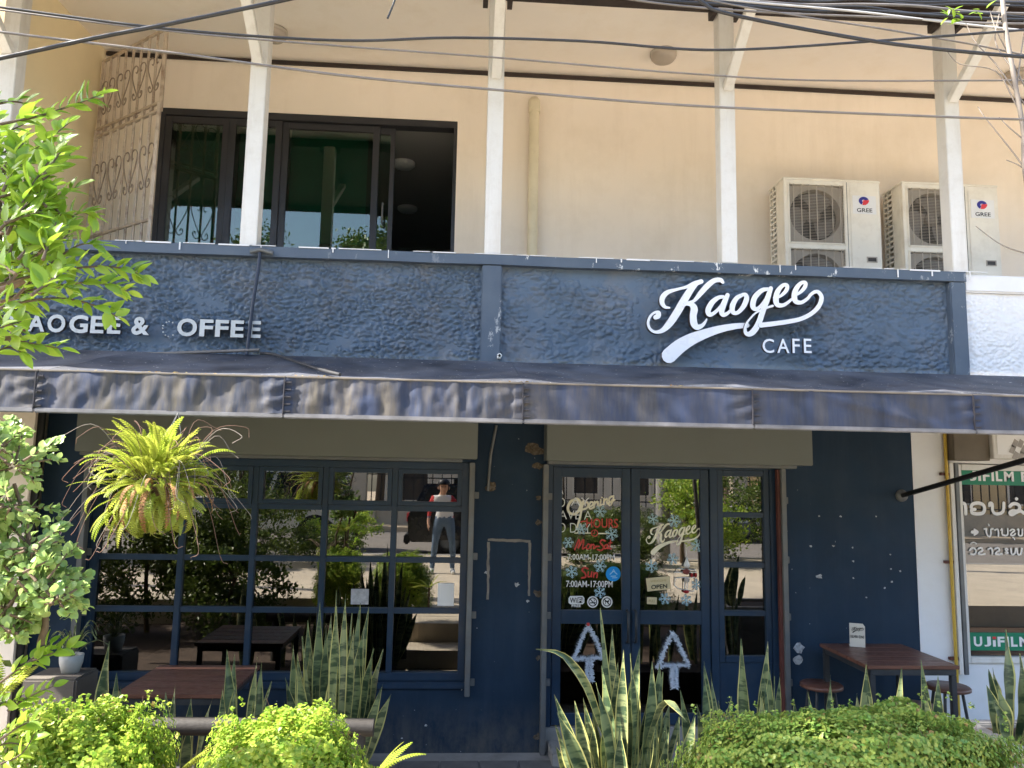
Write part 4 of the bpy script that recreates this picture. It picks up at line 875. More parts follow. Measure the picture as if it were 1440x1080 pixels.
# ------------------------------------------------------------------ tables, stools and small furniture
def AH(px, py, z):
    d = fwd+(float(px)-CX)/FPX*rgt-(float(py)-CY)/FPX*upv; return CAM+d*((z-CAM.z)/d.z)
struct('deck', MB().box(2.85, 8, -1.2, -.001, .001, .15), M['concrete'])
def table(x0, x1, y0, y1, zt, zf, label):
    t = thing('cafe_table', label, 'table', ((x0+x1)/2, (y0+y1)/2, zf), 'terrace tables')
    n = 5
    for i in range(n):
        a = y0+(y1-y0)*i/n; b = y0+(y1-y0)*(i+1)/n; MB().box(x0, x1, a+.002, b-.002, zt-.026, zt).build('board', M['woodtop'], t, .003)
    m = MB(); frame_rect(m, 0, 1, 0, 1, 0, 1, .1); m = MB()
    m.box(x0+.02, x1-.02, y0+.01, y0+.045, zt-.07, zt-.027); m.box(x0+.02, x1-.02, y1-.045, y1-.01, zt-.07, zt-.027); m.box(x0+.02, x0+.055, y0+.045, y1-.045, zt-.07, zt-.027); m.box(x1-.055, x1-.02, y0+.045, y1-.045, zt-.07, zt-.027)
    m.build('frame', M['darkmetal'], t, .003)
    for x in (x0+.04, x1-.04):
        for y in (y0+.03, y1-.03): MB().box(x-.02, x+.02, y-.019, y+.019, zf, zt-.071).build('leg', M['darkmetal'], t, .003)
table(2.97, 3.66, -.93, -.17, .90, .15, 'red brown slatted table against the navy wall with a small card stand')
table(-2.22, -1.48, -1.12, -.32, .75, 0, 'red brown slatted table below the gridded window')
def stool(x, y, zs, zf, label, group='round stools by the terrace table'):
    t = thing('stool', label, 'stool', (x, y, zf), group)
    MB().lathe((x, y, zs), [(.0, 0), (.155, 0), (.165, -.008), (.165, -.028), (.15, -.035), (.0, -.035)], 24).build('seat', M['woodtop'], t)
    for i in range(4):
        a = rad(45+90*i); MB().tube([(x+.10*math.cos(a), y+.10*math.sin(a), zs-.034), (x+.16*math.cos(a), y+.16*math.sin(a), zf)], .012, 8).build('leg', M['darkmetal'], t)
    MB().tube([(x+.135*math.cos(2*math.pi*i/16), y+.135*math.sin(2*math.pi*i/16), zf+.18) for i in range(17)], .007, 6, False).build('foot_ring', M['darkmetal'], t)
stool(2.93, -.27, .61, .15, 'round wooden stool between table and door rail'); stool(3.42, -.76, .58, .15, 'round wooden stool tucked under the front of the table'); stool(3.90, -.40, .63, .15, 'round dark stool beside the table against the white pier')
cs = thing('card_stand', 'upright acrylic card stand on the red brown terrace table', 'sign', A(1207, 915, -.45))
p0 = AH(1195, 909, .902); sx = p0.x; sy = p0.y; Wc = .115; Hc = .19
tilt = Matrix.Rotation(rad(8), 3, 'X'); yw = Matrix.Rotation(rad(-22), 3, 'Z')
def CSM(u, v, d=0): return Vector((sx, sy, .902)) + yw @ (tilt @ Vector((u*Wc, -d, v*Hc)))
m = MB(); m.prism([CSM(*q) for q in ((0, 0), (1, 0), (1, .88), (.86, 1), (0, 1))], yw @ Vector((0, .004, 0))); m.build('card', paint('ivory_card', (.6, .58, .52), .4, .06, 9, bmp=0), cs)
m = MB(); m.prism([CSM(0, 0), CSM(1, 0), CSM(1, 0)+yw @ Vector((0, .07, -.0)), CSM(0, 0)+yw @ Vector((0, .07, 0))], (0, 0, .003)); m.build('foot', M['sticker'], cs)
logo(cs, lambda x, y: CSM(.12+(x-65)/1280*.8, .86-(y-50)/600*.26, .002), Wc/1280*.8*1.2, [M['black']], 0, split=False, n=3)['kind'] = 'stuff'
for s_, v0, v1, u0_, u1_, mt in (('DELIVERY ZONE', .38, .50, .06, .92, M['black']), ('WELCOME', .16, .25, .1, .9, paint('pale_print', (.42, .4, .33), .5, .1, 5, bmp=0))):
    if s_ == 'WELCOME': continue
    o = text_obj(s_, 'lettering', u0_, u1_, v0, v1, 0, mt, cs, depth=.0, bold=.02)
    for vx in o.data.vertices: vx.co = CSM(vx.co.x, vx.co.z, .0022)
# things glimpsed inside the cafe
for i, (x, y, lb) in enumerate(((-1.6, 1.3, 'dark dining table just inside the gridded window'), (.0, 1.6, 'dark dining table inside behind the navy pier'), (1.9, 1.2, 'dark dining table inside behind the double doors'))):
    t = thing('dining_table', lb, 'table', (x, y, .19), 'tables inside the cafe'); MB().box(x-.4, x+.4, y-.35, y+.35, .90, .93).build('table_top', M['woodtop'], t, .004)
    for sx_ in (-.35, .35):
        for sy_ in (-.3, .3): MB().box(x+sx_-.02, x+sx_+.02, y+sy_-.02, y+sy_+.02, .19, .90).build('leg', M['darkmetal'], t)
    for s in (-1, 1):
        c_ = thing('dining_chair', lb.replace('dark dining table', 'dark chair left of the table' if s < 0 else 'dark chair right of the table'), 'chair', (x+s*.65, y, .19), 'chairs inside the cafe')
        MB().box(x+s*.65-.2, x+s*.65+.2, y-.2, y+.2, .62, .65).build('seat', M['woodtop'], c_, .005); MB().box(x+s*.85-.015, x+s*.85+.015, y-.19, y+.19, .72, 1.06).build('backrest', M['woodtop'], c_, .005)
        for a in (-.18, .18):
            MB().box(x+s*.85-.015, x+s*.85+.015, y+a-.015, y+a+.015, .19, .72).build('leg', M['darkmetal'], c_); MB().box(x+s*.47-.015, x+s*.47+.015, y+a-.015, y+a+.015, .19, .62).build('leg', M['darkmetal'], c_)
cp = A(985, 905, .98); cp = Vector((2.2, 1.0, .93)); t = thing('coffee_cup', 'white coffee cup on the table behind the right door', 'cup', cp)
MB().lathe(cp, [(.0, .002), (.03, 0), (.042, .04), (.045, .075), (.042, .075), (.038, .04), (.0, .01)], 16).build('cup', M['whitepot'], t); MB().tube([cp+Vector((.04, 0, .06)), cp+Vector((.07, 0, .055)), cp+Vector((.07, 0, .03)), cp+Vector((.04, 0, .02))], .006, 6).build('handle', M['whitepot'], t)
# ------------------------------------------------------------------ overhead cables
def cable(pts, Y, r, mat, label, name='cable', cat='cable', ext=True, group='overhead cables'):
    P = [A(x, y, Y) for x, y in pts]
    if ext:
        a, b = P[0]-P[1], P[-1]-P[-2]; P = [P[0]+a*i+Vector((0, 0, .012*i*i)) for i in range(6, 0, -1)]+P+[P[-1]+b*i+Vector((0, 0, .012*i*i)) for i in range(1, 7)]
    o = MB().tube([Vector(q) for q in catmull(P, 6)], r, 8).build(name, mat, None); tag(o, label, cat, group); return o
cable([(0, 82), (130, 54), (240, 33), (400, 0)], -3.1, .0095, M['cable'], 'black overhead cable climbing steeply across the left balcony post')
cable([(0, 10), (250, 42), (480, 57), (640, 53), (820, 58), (960, 69), (1060, 69), (1227, 58), (1440, 42)], -3.0, .0065, M['cable'], 'black overhead cable passing in front of the middle dome lamp')
cable([(0, 14), (250, 45), (480, 65), (697, 81), (860, 95), (960, 103), (1143, 113), (1440, 113)], -2.9, .0045, M['cablegrey'], 'thin grey overhead cable levelling out below the wall trim')
cable([(0, 45), (240, 74), (480, 106), (693, 126), (960, 148), (1293, 163), (1440, 168)], -3.05, .006, M['cablegrey'], 'lowest overhead cable crossing above the cream downpipe')
cable([(900, -60), (983, 0), (1027, 20), (1193, 52), (1300, 67), (1440, 80)], -3.15, .009, M['cable'], 'thick black cable curving down from the top over the right soffit')
cable([(940, -20), (997, 0), (1120, 22), (1237, 40), (1370, 63), (1440, 77)], -2.95, .0045, M['cablegrey'], 'thin pale cable sagging beside the thick black one')
cable([(960, -14), (1027, 0), (1193, 15), (1320, 30), (1440, 43)], -2.8, .006, paint('pale_cable', (.45, .44, .43), .5, .1, 5), 'whitish cable running straight to the bare sapling')
for i in range(7):
    y0 = -6+i*4.2; pts = [(930, y0-14)]+[(990+75*k, y0-9+k*(2.6+.25*i)+rnd.uniform(-3.2, 3.2)) for k in range(7)]
    cable(pts, -2.5-.05*i, .008 if i % 2 else .006, M['cable'] if i % 3 else M['cablegrey'], 'tangled utility cable in the bundle hung below the eave', group='bundled cables at the eave')
tag(MB().tube([A(556, -2, -2.6), A(550, 14, -2.6), A(545, 26, -2.6)], .006, 6).build('cable_tail', M['cable'], None), 'short dark cable end hanging down over the soffit', 'cable')
# ------------------------------------------------------------------ plants
L = {}
L['ficus'] = leafmat('glossy_lime_leaf', (.33, .46, .05), (.19, .34, .03), .5, .3)
L['round'] = leafmat('pale_round_leaf', (.36, .46, .16), (.24, .38, .1), .4, .35)
L['hedge'] = leafmat('hedge_leaf', (.46, .54, .085), (.2, .36, .04), .5, .45)
L['hedge2'] = leafmat('hedge_leaf_cool', (.15, .3, .06), (.36, .42, .09), .4, .45)
L['fern'] = leafmat('fern_leaf', (.46, .48, .08), (.32, .42, .05), .5, .45)
L['snake'] = leafmat('snake_plant_leaf', (.19, .22, .10), (.12, .17, .075), .12, .38, band=(.035, .065, .032))
L['margin'] = leafmat('snake_plant_margin', (.46, .43, .15), (.38, .38, .14), .15, .38)
L['tree'] = leafmat('tree_leaf', (.07, .12, .02), (.13, .17, .03), .4, .4)
L['spider'] = leafmat('spider_leaf', (.1, .2, .06), (.2, .3, .1), .3, .4)
def leaf_mesh(name, ln, wd, fold, mat, n=6, blunt=.5, curl=.12):
    vs = []; fs = []
    for i in range(n+1):
        t = i/n; w_ = wd/2*math.sin(math.pi*(t**blunt if t < 1 else 1))**.8 if 0 < t < 1 else 0.0004
        zc = -curl*ln*t*t
        vs += [(-w_, ln*t, zc+fold*w_), (0, ln*t, zc), (w_, ln*t, zc+fold*w_)]
    for i in range(n):
        for j in (0, 1): a = i*3+j; fs.append((a, a+1, a+4, a+3))
    m = MB(); m.add(vs, fs, True); me = bpy.data.meshes.new(name); me.from_pydata(m.v, [], m.f); me.materials.append(mat); me.polygons.foreach_set('use_smooth', [True]*len(fs)); me.update(); return me
def orient(d, up, roll=0.0):
    d = d.normalized(); x = d.cross(up); x = x.normalized() if x.length > 1e-4 else d.orthogonal().normalized(); z = x.cross(d)
    return (Matrix((x, d, z)).transposed() @ Matrix.Rotation(roll, 3, 'Y')).to_4x4()
def merged(name, items, me, mat, parent, jitter=0.0):
    """many small leaves in one mesh: items are 4x4 matrices of the leaf mesh"""
    co = np.empty(len(me.vertices)*3); me.vertices.foreach_get('co', co); co = co.reshape(-1, 3); nf = [tuple(p.vertices) for p in me.polygons]
    k = len(co); V = np.empty((len(items)*k, 3)); Fs = []
    for i, m in enumerate(items):
        a = np.array(m); V[i*k:(i+1)*k] = co @ a[:3, :3].T + a[:3, 3]; Fs += [tuple(q+i*k for q in f) for f in nf]
    out = bpy.data.meshes.new(name); out.from_pydata(V.tolist(), [], Fs); out.materials.append(mat)
    at = out.attributes.new('rnd', 'FLOAT', 'FACE'); at.data.foreach_set('value', np.repeat(np.random.RandomState(len(items)).rand(len(items)), len(nf)))
    out.polygons.foreach_set('use_smooth', [True]*len(out.polygons)); out.update(); o = link(name, out, parent); o['kind'] = 'stuff'; return o
def quick_leaves(name, P, N, size, mat, parent, seed=0, aspect=.7, spread=.9, up=.5):
    """tiny two-triangle leaves for clipped hedges and far crowns (numpy)"""
    rs = np.random.RandomState(seed); n = len(P)
    nrm = N+rs.normal(0, spread, (n, 3))+np.array([0, 0, up]); nrm /= np.linalg.norm(nrm, axis=1)[:, None]
    t = rs.normal(0, 1, (n, 3)); t -= nrm*(t*nrm).sum(1)[:, None]; t /= np.linalg.norm(t, axis=1)[:, None]; b = np.cross(nrm, t)
    s = size*(.6+.7*rs.rand(n))[:, None]
    V = np.stack([P-t*s*.5, P+b*s*aspect*.5+nrm*s*.12, P+t*s*.5, P-b*s*aspect*.5+nrm*s*.12], 1).reshape(-1, 3)
    i = np.arange(n)*4; Fc = np.stack([i, i+1, i+2, i, i+2, i+3], 1).reshape(-1, 3)
    me = bpy.data.meshes.new(name); me.vertices.add(4*n); me.vertices.foreach_set('co', V.ravel()); me.loops.add(6*n); me.loops.foreach_set('vertex_index', Fc.ravel().astype(np.int32))
    me.polygons.add(2*n); me.polygons.foreach_set('loop_start', np.arange(0, 6*n, 3, dtype=np.int32)); me.polygons.foreach_set('loop_total', np.full(2*n, 3, np.int32)); me.update(calc_edges=True); me.validate()
    at = me.attributes.new('rnd', 'FLOAT', 'FACE'); at.data.foreach_set('value', np.repeat(rs.rand(n), 2)); me.materials.append(mat)
    o = link(name, me, parent); o['kind'] = 'stuff'; return o

DEAD = leafmat('dry_leaf', (.3, .17, .06), (.42, .34, .12), .3, .6)
# --- clipped hedges
def hedge(label, x0, x1, y0, y1, z0, zt, n, mat, seed, lean=0.0, sz=.021):
    t = thing('clipped_hedge', label, 'hedge', ((x0+x1)/2, (y0+y1)/2, z0), 'clipped hedges in the planting bed')
    rs = np.random.RandomState(seed); c = np.array([(x0+x1)/2, (y0+y1)/2, (z0+zt)/2]); h = np.array([(x1-x0)/2, (y1-y0)/2, (zt-z0)/2])
    d = rs.normal(0, 1, (n, 3)); d /= np.linalg.norm(d, axis=1)[:, None]; d[:, 2] = np.where(d[:, 2] < -.3, -d[:, 2], d[:, 2])
    p = 3.6; k = 1/((np.abs(d)**p).sum(1)**(1/p)); S = d*k[:, None]
    nz = np.array([noise.noise(Vector(q*2.6+seed*3.7))+.5*noise.noise(Vector(q*6+seed)) for q in S]); dep = 1+.22*nz-.34*rs.rand(n)**1.5
    P = c+S*h*dep[:, None]; P[:, 2] += lean*(P[:, 0]-c[0])
    N = np.sign(S)*np.abs(S)**(p-1); N /= np.linalg.norm(N, axis=1)[:, None]
    quick_leaves('foliage', P, N, sz, mat, t, seed, .8, 1.0, .35)
    # little shoots standing proud of the clipped top
    Q = []; R_ = []
    for i in range(int(26*(x1-x0)/.7)):
        x = rs.uniform(x0+.04, x1-.04); y = rs.uniform(y0+.03, y1-.03); zb = zt+lean*(x-c[0])-.02; hh = .02+.05*rs.rand()**2; dx, dy = rs.normal(0, .25, 2)
        for q in range(int(6+hh*120)): u = rs.rand(); Q.append((x+dx*u*hh+rs.normal(0, .006), y+dy*u*hh+rs.normal(0, .006), zb+u*hh)); R_.append((0, 0, 1))
    quick_leaves('shoots', np.array(Q), np.array(R_, float), sz*.75, mat, t, seed+1, .8, .9, .3)
    Q = P[rs.rand(n) < .03]; quick_leaves('dead_leaves', Q, np.tile([0, 0, 1.0], (len(Q), 1)), sz*1.1, DEAD, t, seed+2, .7, 1.0, .2)
    m = MB()
    for i in range(int(34*(x1-x0)/.7)):
        j = rs.randint(n); p_ = Vector(P[j]); v_ = Vector(N[j])*.5+Vector((rs.normal(0, .4), rs.normal(0, .4), .7)); m.tube([p_-v_*.08, p_-v_*.02+Vector((rs.normal(0, .006), 0, 0)), p_+v_*(.02+.03*rs.rand())], [.0022, .0016, .0008], 4)
    m.build('twigs', M['twig'], t)['kind'] = 'stuff'
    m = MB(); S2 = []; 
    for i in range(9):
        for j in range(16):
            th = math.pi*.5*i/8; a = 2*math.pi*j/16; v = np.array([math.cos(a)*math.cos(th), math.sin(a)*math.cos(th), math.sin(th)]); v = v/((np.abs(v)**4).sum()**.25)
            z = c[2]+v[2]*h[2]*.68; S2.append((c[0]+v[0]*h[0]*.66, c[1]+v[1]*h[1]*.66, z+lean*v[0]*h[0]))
    m.add(S2, [(i*16+j, i*16+(j+1) % 16, (i+1)*16+(j+1) % 16, (i+1)*16+j) for i in range(8) for j in range(16)], True); m.build('filler_core', paint('hedge_inner', (.035, .045, .015), .9, .4, 14, bmp=.8, bscale=40), t)  # added solid core, coloured dark, blocks the view through the leaves
    for sx_ in (-.4, 0, .4): MB().tube([(c[0]+sx_*h[0]*1.6, c[1], z0), (c[0]+sx_*h[0]*1.5, c[1], c[2])], .012, 6).build('trunk', M['bark'], t)
_q = np.array([(rnd.gauss(c_, .09), FY+.04+.05*rnd.random(), FZT+.022) for c_ in (-2.1, -1.75, -1.55, -.9, .37, 1.3) for _ in range(12)]); quick_leaves('dry_bits', _q, np.tile([0, 0, 1.0], (len(_q), 1)), .022, DEAD, LITTER, 77, .6, .4, .8)
hedge('sunlit lime hedge between round leaved bush and the dark log rail', AX(15, 1000, -3.2), AX(232, 1000, -3.2), -3.5, -2.92, .30, 1.225, 26000, L['hedge'], 3, .02)
hedge('sunlit lime hedge in front of the bushy snake plant', AX(283, 1000, -3.2), AX(524, 1000, -3.2), -3.5, -2.92, .30, 1.205, 28000, L['hedge'], 8, -.03)
hedge('long green hedge in front of the terrace table', AX(962, 1040, -2.95), AX(1418, 1040, -2.95), -3.3, -2.6, .30, 1.13, 60000, L['hedge2'], 5, .045, .022)
# --- snake plants
def snake_leaf(b, tip, wd, parent, tw=0.0, bend=0.0, pts=None):
    b = Vector(b); tip = Vector(tip); n = 12; cols = (-1, -.84, -.3, .3, .84, 1)
    d = tip-b; side = Vector((math.cos(tw), math.sin(tw), 0)); vs = []; P = []
    for i in range(n+1):
        t = i/n
        if pts: q = Vector(catmull(pts, 6)[int(t*(len(pts)-1)*6)])
        else: q = b+d*t+Vector((bend*math.sin(math.pi*t)*.5*abs(d.z), -.02*math.sin(math.pi*t), 0))
        P.append(q)
    for i in range(n+1):
        t = i/n; w_ = wd/2*(.50+.5*math.sin(math.pi*min(1, t*1.05)))*(1 if t < .62 else max(.02, 1-((t-.62)/.38)**1.6)); s = side
        t_ = P[min(i+1, n)]-P[max(0, i-1)]; s = (s-t_.normalized()*s.dot(t_.normalized())).normalized(); nr = s.cross(t_.normalized())
        wav = .004*math.sin(t*14+wd*900)
        for c_ in cols: vs.append(P[i]+s*c_*w_+nr*((c_*c_)*w_*.38+wav*c_))
    m = MB(); k = len(cols)
    for i in range(n):
        for j in range(k-1): m.mi = 1 if j in (0, k-2) else 0; a = i*k+j; m.add([vs[a], vs[a+1], vs[a+k+1], vs[a+k]], [(0, 1, 2, 3)], True)
    me = bpy.data.meshes.new('leaf'); bm = bmesh.new(); V = [bm.verts.new(v) for v in vs]
    for i in range(n):
        for j in range(k-1):
            a = i*k+j; f = bm.faces.new((V[a], V[a+1], V[a+k+1], V[a+k])); f.material_index = 1 if j in (0, k-2) else 0; f.smooth = True
    bm.to_mesh(me); bm.free(); me.materials.append(L['snake']); me.materials.append(L['margin']); return link('leaf', me, parent)
def snake_plant(label, Y, base_px, base_z, tips, wd=.055, spread=.16, extra=8, hmin=.3):
    bx = AX(base_px, 1040, Y); t = thing('snake_plant', label, 'plant', (bx, Y, base_z), 'snake plants along the terrace')
    for px, py in tips:
        yy = Y+rnd.uniform(-.13, .13); tp = A(px, py, yy); k = rnd.uniform(.35, .6); bb = Vector((bx+(tp.x-bx)*k+rnd.uniform(-.03, .03), Y+(yy-Y)*.6, base_z))
        snake_leaf(bb, tp, 1.2*wd*rnd.uniform(.8, 1.15)*(.75+.35*min(1, (tp.z-base_z)/.6)), t, rnd.uniform(-.9, .9), rnd.uniform(-.05, .05))
    zs = [A(*q, Y).z for q in tips]; zmid = sum(zs)/len(zs)
    for i in range(extra):
        x = bx+rnd.gauss(0, spread*.6); hh = base_z+rnd.uniform(hmin, max(hmin+.05, (zmid-base_z)*.95)); tp = Vector((x+(x-bx)*rnd.uniform(.2, .8), Y+rnd.uniform(-.12, .16), hh))
        snake_leaf((x, tp.y, base_z), tp, 1.2*wd*rnd.uniform(.7, 1), t, rnd.uniform(-1, 1), rnd.uniform(-.06, .06))
    return t
snake_plant('bushy snake plant behind the lime hedge and dark log rail', -1.45, 470, .30, [(450, 847), (433, 872), (473, 830), (486, 835), (507, 848), (519, 851), (425, 895), (418, 916), (436, 908), (459, 877), (498, 880), (526, 912), (539, 913), (418, 931), (401, 952), (487, 938), (504, 902), (454, 913), (462, 947), (550, 976), (539, 960), (477, 905), (445, 890), (512, 880), (466, 862), (495, 862)], .066, .2, 16, .25)
snake_plant('few snake plant leaves beside the left terrace table', -1.5, 330, .30, [(319, 913), (330, 919), (362, 924), (332, 960), (368, 930), (317, 991), (382, 958)], .06, .12, 3)
snake_plant('pair of short snake plant leaves in front of the left table', -1.5, 258, .30, [(247, 958), (269, 980), (233, 972)], .06, .08, 2)
snake_plant('lone upright snake plant beside the stone pedestal', -1.5, 160, .30, [(154, 902), (164, 945), (170, 965)], .06, .05, 1)
t = snake_plant('tall spreading snake plant in front of the double doors', -1.75, 875, .30, [(844, 855), (861, 883), (877, 913), (886, 919), (900, 909), (846, 936), (779, 976), (783, 1001), (808, 986), (821, 997), (781, 1020), (917, 930), (928, 930), (932, 945), (899, 952), (942, 988), (922, 1016), (850, 1005), (856, 1044), (875, 1055), (892, 1052), (906, 1054), (869, 930), (838, 960), (885, 960), (912, 975), (865, 985), (830, 1030), (940, 1030), (958, 1000)], .068, .24, 26, .28)
Yb = -1.75
snake_leaf((0, 0, 0), (0, 0, 1), .05, t, .3, pts=[A(868, 1075, Yb), A(845, 1020, Yb-.02), (A(825, 965, Yb-.08)), A(805, 935, Yb-.12), A(785, 918, Yb-.14), A(754, 913, Yb-.16)])
snake_leaf((0, 0, 0), (0, 0, 1), .05, t, .2, pts=[A(905, 1070, Yb), A(918, 1020, Yb-.05), A(930, 990, Yb-.1), A(942, 986, Yb-.12), A(955, 1000, Yb-.15), A(968, 1018, Yb-.17)])
snake_plant('snake plant clump right of the doors beside the long hedge', -1.6, 1005, .30, [(990, 930), (999, 941), (989, 936), (992, 980), (1029, 979), (980, 990), (1010, 985)], .064, .12, 5)
snake_plant('snake plant with two long thin leaves before the side window', -1.6, 1062, .30, [(1042, 898), (1080, 902), (1082, 937), (1089, 951), (1075, 948), (1074, 974)], .055, .1, 3)
snake_plant('short snake plant between red door rail and first stool', -1.7, 1140, .30, [(1116, 981), (1136, 974), (1168, 949), (1125, 995)], .055, .1, 2)
snake_plant('snake plant leaning in front of the terrace table', -1.7, 1228, .30, [(1218, 930), (1268, 938), (1220, 977), (1205, 975), (1245, 985)], .062, .1, 2)
snake_plant('snake plant by the right leg of the terrace table', -1.7, 1306, .30, [(1295, 927), (1300, 972), (1319, 948), (1285, 985)], .055, .08, 2)
snake_plant('snake plant in the concrete planter near the photo shop', -2.2, 1422, .80, [(1387, 963), (1404, 969), (1434, 919), (1414, 885), (1398, 985), (1448, 930), (1460, 950)], .075, .1, 4, .12)
cpl = thing('concrete_planter', 'grey concrete planter holding a snake plant at hedge end', 'planter', (3.2, -2.2, .3)); m = MB()
frame = [(2.98, 3.9, -2.55, -1.9)]
m.box(2.98, 3.9, -2.55, -2.47, .30, .82); m.box(2.98, 3.9, -1.98, -1.9, .30, .82); m.box(2.98, 3.06, -2.47, -1.98, .30, .82); m.box(3.82, 3.9, -2.47, -1.98, .30, .82); m.build('shell', M['concrete'], cpl, .008); MB().box(3.06, 3.82, -2.47, -1.98, .30, .795).build('soil', M['soil'], cpl)
# --- log rail
lg = thing('log_rail', 'dark round log rail on short posts behind the lime hedges', 'rail', (-1.2, -1.7, .3))
MB().tube([(-1.95, -1.71, .735), (-1.6, -1.70, .73), (-.47, -1.7, .72)], .05, 14).build('log', M['log'], lg)
for x in (-1.85, -1.25, -.56): MB().tube([(x, -1.7, .30), (x, -1.7, .69)], .045, 10).build('post', M['log'], lg)
# --- pedestal with potted spider plant
tag(MB().box(-3.12, -2.74, -.50, -.14, 0, .69).build('stone_pedestal', M['stone'], None, .015), 'rough dark stone pedestal at the left end of the window', 'pedestal')
sp = thing('potted_plant', 'spider plant in a small white pot on the stone pedestal', 'plant', (-2.88, -.3, .69))
MB().lathe((-2.88, -.3, .691), [(.0, 0), (.06, 0), (.08, .07), (.085, .13), (.075, .13), (.07, .1), (.0, .1)], 18).build('pot', paint('chalky_pot', (.42, .42, .4), .6, .15, 8), sp)
for i in range(24):
    a = rnd.uniform(0, 6.28); r = rnd.uniform(.12, .26); hh = rnd.uniform(.08, .26); P = [Vector((-2.88+r*u*math.cos(a), -.3+r*u*math.sin(a), .79+hh*math.sin(u*2.4)*1.1)) for u in (0, .3, .6, .85, 1)]
    snake_leaf(P[0], P[-1], .012, sp, a+1.57, pts=P).name = 'leaf'
# --- fern basket
def frond_mesh(name, ln, droop, n=26, wmax=.036, mat=None):
    m = MB(); P = []; a = rad(35); p = Vector((0, 0, 0)); 
    for i in range(n+1):
        P.append(p.copy()); p = p+Vector((0, math.cos(a), math.sin(a)))*ln/n; a -= droop/n*(.4+1.2*i/n)
    m.tube(P[::3]+[P[-1]], [.0022]*(len(P[::3]))+[.0008], 4)
    for i in range(2, n):
        t = i/n; w_ = wmax*min(1, t*5)*(1-t**4)+.004; d = (P[i+1]-P[i]).normalized(); up = Vector((1, 0, 0)).cross(d); st = ln/n*.5
        for s in (-1, 1):
            o = P[i]; e = o+Vector((s*w_, 0, 0))+d*.010-up*w_*.15; q = o+Vector((s*w_*.55, 0, 0))+d*.004
            m.add([o-d*st*.6, q-d*st*.75, e, q+d*st*.9, o+d*st*.6], [(0, 1, 2, 3, 4)] if s > 0 else [(4, 3, 2, 1, 0)])
    me = bpy.data.meshes.new(name); me.from_pydata(m.v, [], m.f); me.materials.append(mat or L['fern']); me.update(); return me
FR = [frond_mesh('frond', .31, rad(d), 20, .034) for d in (25, 55, 85, 150)]
def set_world(o, mat4):
    o.matrix_parent_inverse = Matrix.Identity(4); par = o.parent; o.matrix_basis = (WM(par).inverted() @ mat4) if par else mat4
fc = A(222, 668, -2.28)
fern = thing('hanging_fern', 'bright yellow green fern with dry tendrils hanging from the awning edge', 'fern', fc)
for i in range(300):
    a = rnd.uniform(0, 2*math.pi); el = rnd.uniform(-80, 65) if i > 80 else rnd.uniform(0, 85); d = Vector((math.cos(a)*math.cos(rad(el)), math.sin(a)*math.cos(rad(el)), math.sin(rad(el))))
    o = link('frond', FR[3 if el < -10 else rnd.randrange(0, 3)], fern); sc_ = rnd.uniform(.45, .9)
    R_ = Matrix.Rotation(a-math.pi/2, 4, 'Z') @ Matrix.Rotation(rad(el-30+rnd.uniform(-15, 15)), 4, 'X') @ Matrix.Rotation(rnd.uniform(-.4, .4), 4, 'Y')
    set_world(o, Matrix.Translation(fc+d*rnd.uniform(.03, .16)+Vector((rnd.gauss(0, .03), rnd.gauss(0, .03), -.03))) @ R_ @ Matrix.Scale(sc_, 4))
for i in range(70):
    a = rad(rnd.uniform(-165, -15)); el = rnd.uniform(-60, 35); d = Vector((math.cos(a)*math.cos(rad(el)), math.sin(a)*math.cos(rad(el)), math.sin(rad(el))))
    o = link('frond', FR[rnd.choice((1, 2, 3))], fern); set_world(o, Matrix.Translation(fc+d*.12+Vector((rnd.uniform(-.14, .14), 0, -.08))) @ Matrix.Rotation(a-math.pi/2+rnd.uniform(-.8, .8), 4, 'Z') @ Matrix.Rotation(rad(el-30), 4, 'X') @ Matrix.Rotation(rnd.uniform(-.8, .8), 4, 'Y') @ Matrix.Scale(rnd.uniform(.4, .75), 4))
DF = frond_mesh('frond', .3, rad(120), 16, .018, paint('dead_frond', (.26, .13, .05), .8, .3, 9))
for i in range(26):
    a = rnd.uniform(0, 6.28); o = link('frond', DF, fern); set_world(o, Matrix.Translation(fc+Vector((.12*math.cos(a), .12*math.sin(a), -.06))) @ Matrix.Rotation(a-math.pi/2, 4, 'Z') @ Matrix.Rotation(rad(rnd.uniform(-90, 10)), 4, 'X') @ Matrix.Scale(rnd.uniform(.6, 1), 4))
for i in range(70):
    a = rnd.uniform(0, 2*math.pi); r = rnd.uniform(.26, .5); up_ = rnd.uniform(-.42, .32); p0_ = fc+Vector((.1*math.cos(a), .1*math.sin(a), -.02)); p1_ = fc+Vector((r*math.cos(a), r*.8*math.sin(a), up_)); md = p0_.lerp(p1_, .55)+Vector((rnd.uniform(-.05, .05), 0, .08+.08*rnd.random()))
    MB().tube([Vector(q) for q in catmull([p0_, md, p1_, p1_+Vector((rnd.uniform(-.06, .06), 0, -.06*rnd.random()))], 5)], .0016, 4).build('dry_tendril', M['twig'] if i % 3 else M['palebark'], fern)
MB().lathe(fc+Vector((0, 0, -.2)), [(.0, -.02), (.07, 0), (.105, .06), (.125, .14), (.11, .14), (.0, .12)], 20).build('basket', paint('coir_basket', (.12, .07, .035), .95, .4, 20, bmp=.9, bscale=60), fern)
for i in range(3): a = rad(30+120*i); MB().tube([fc+Vector((.15*math.cos(a), .15*math.sin(a), -.06)), Vector((fc.x, -2.05, 2.53))], .0015, 5).build('hanger_wire', M['rail'], fern)
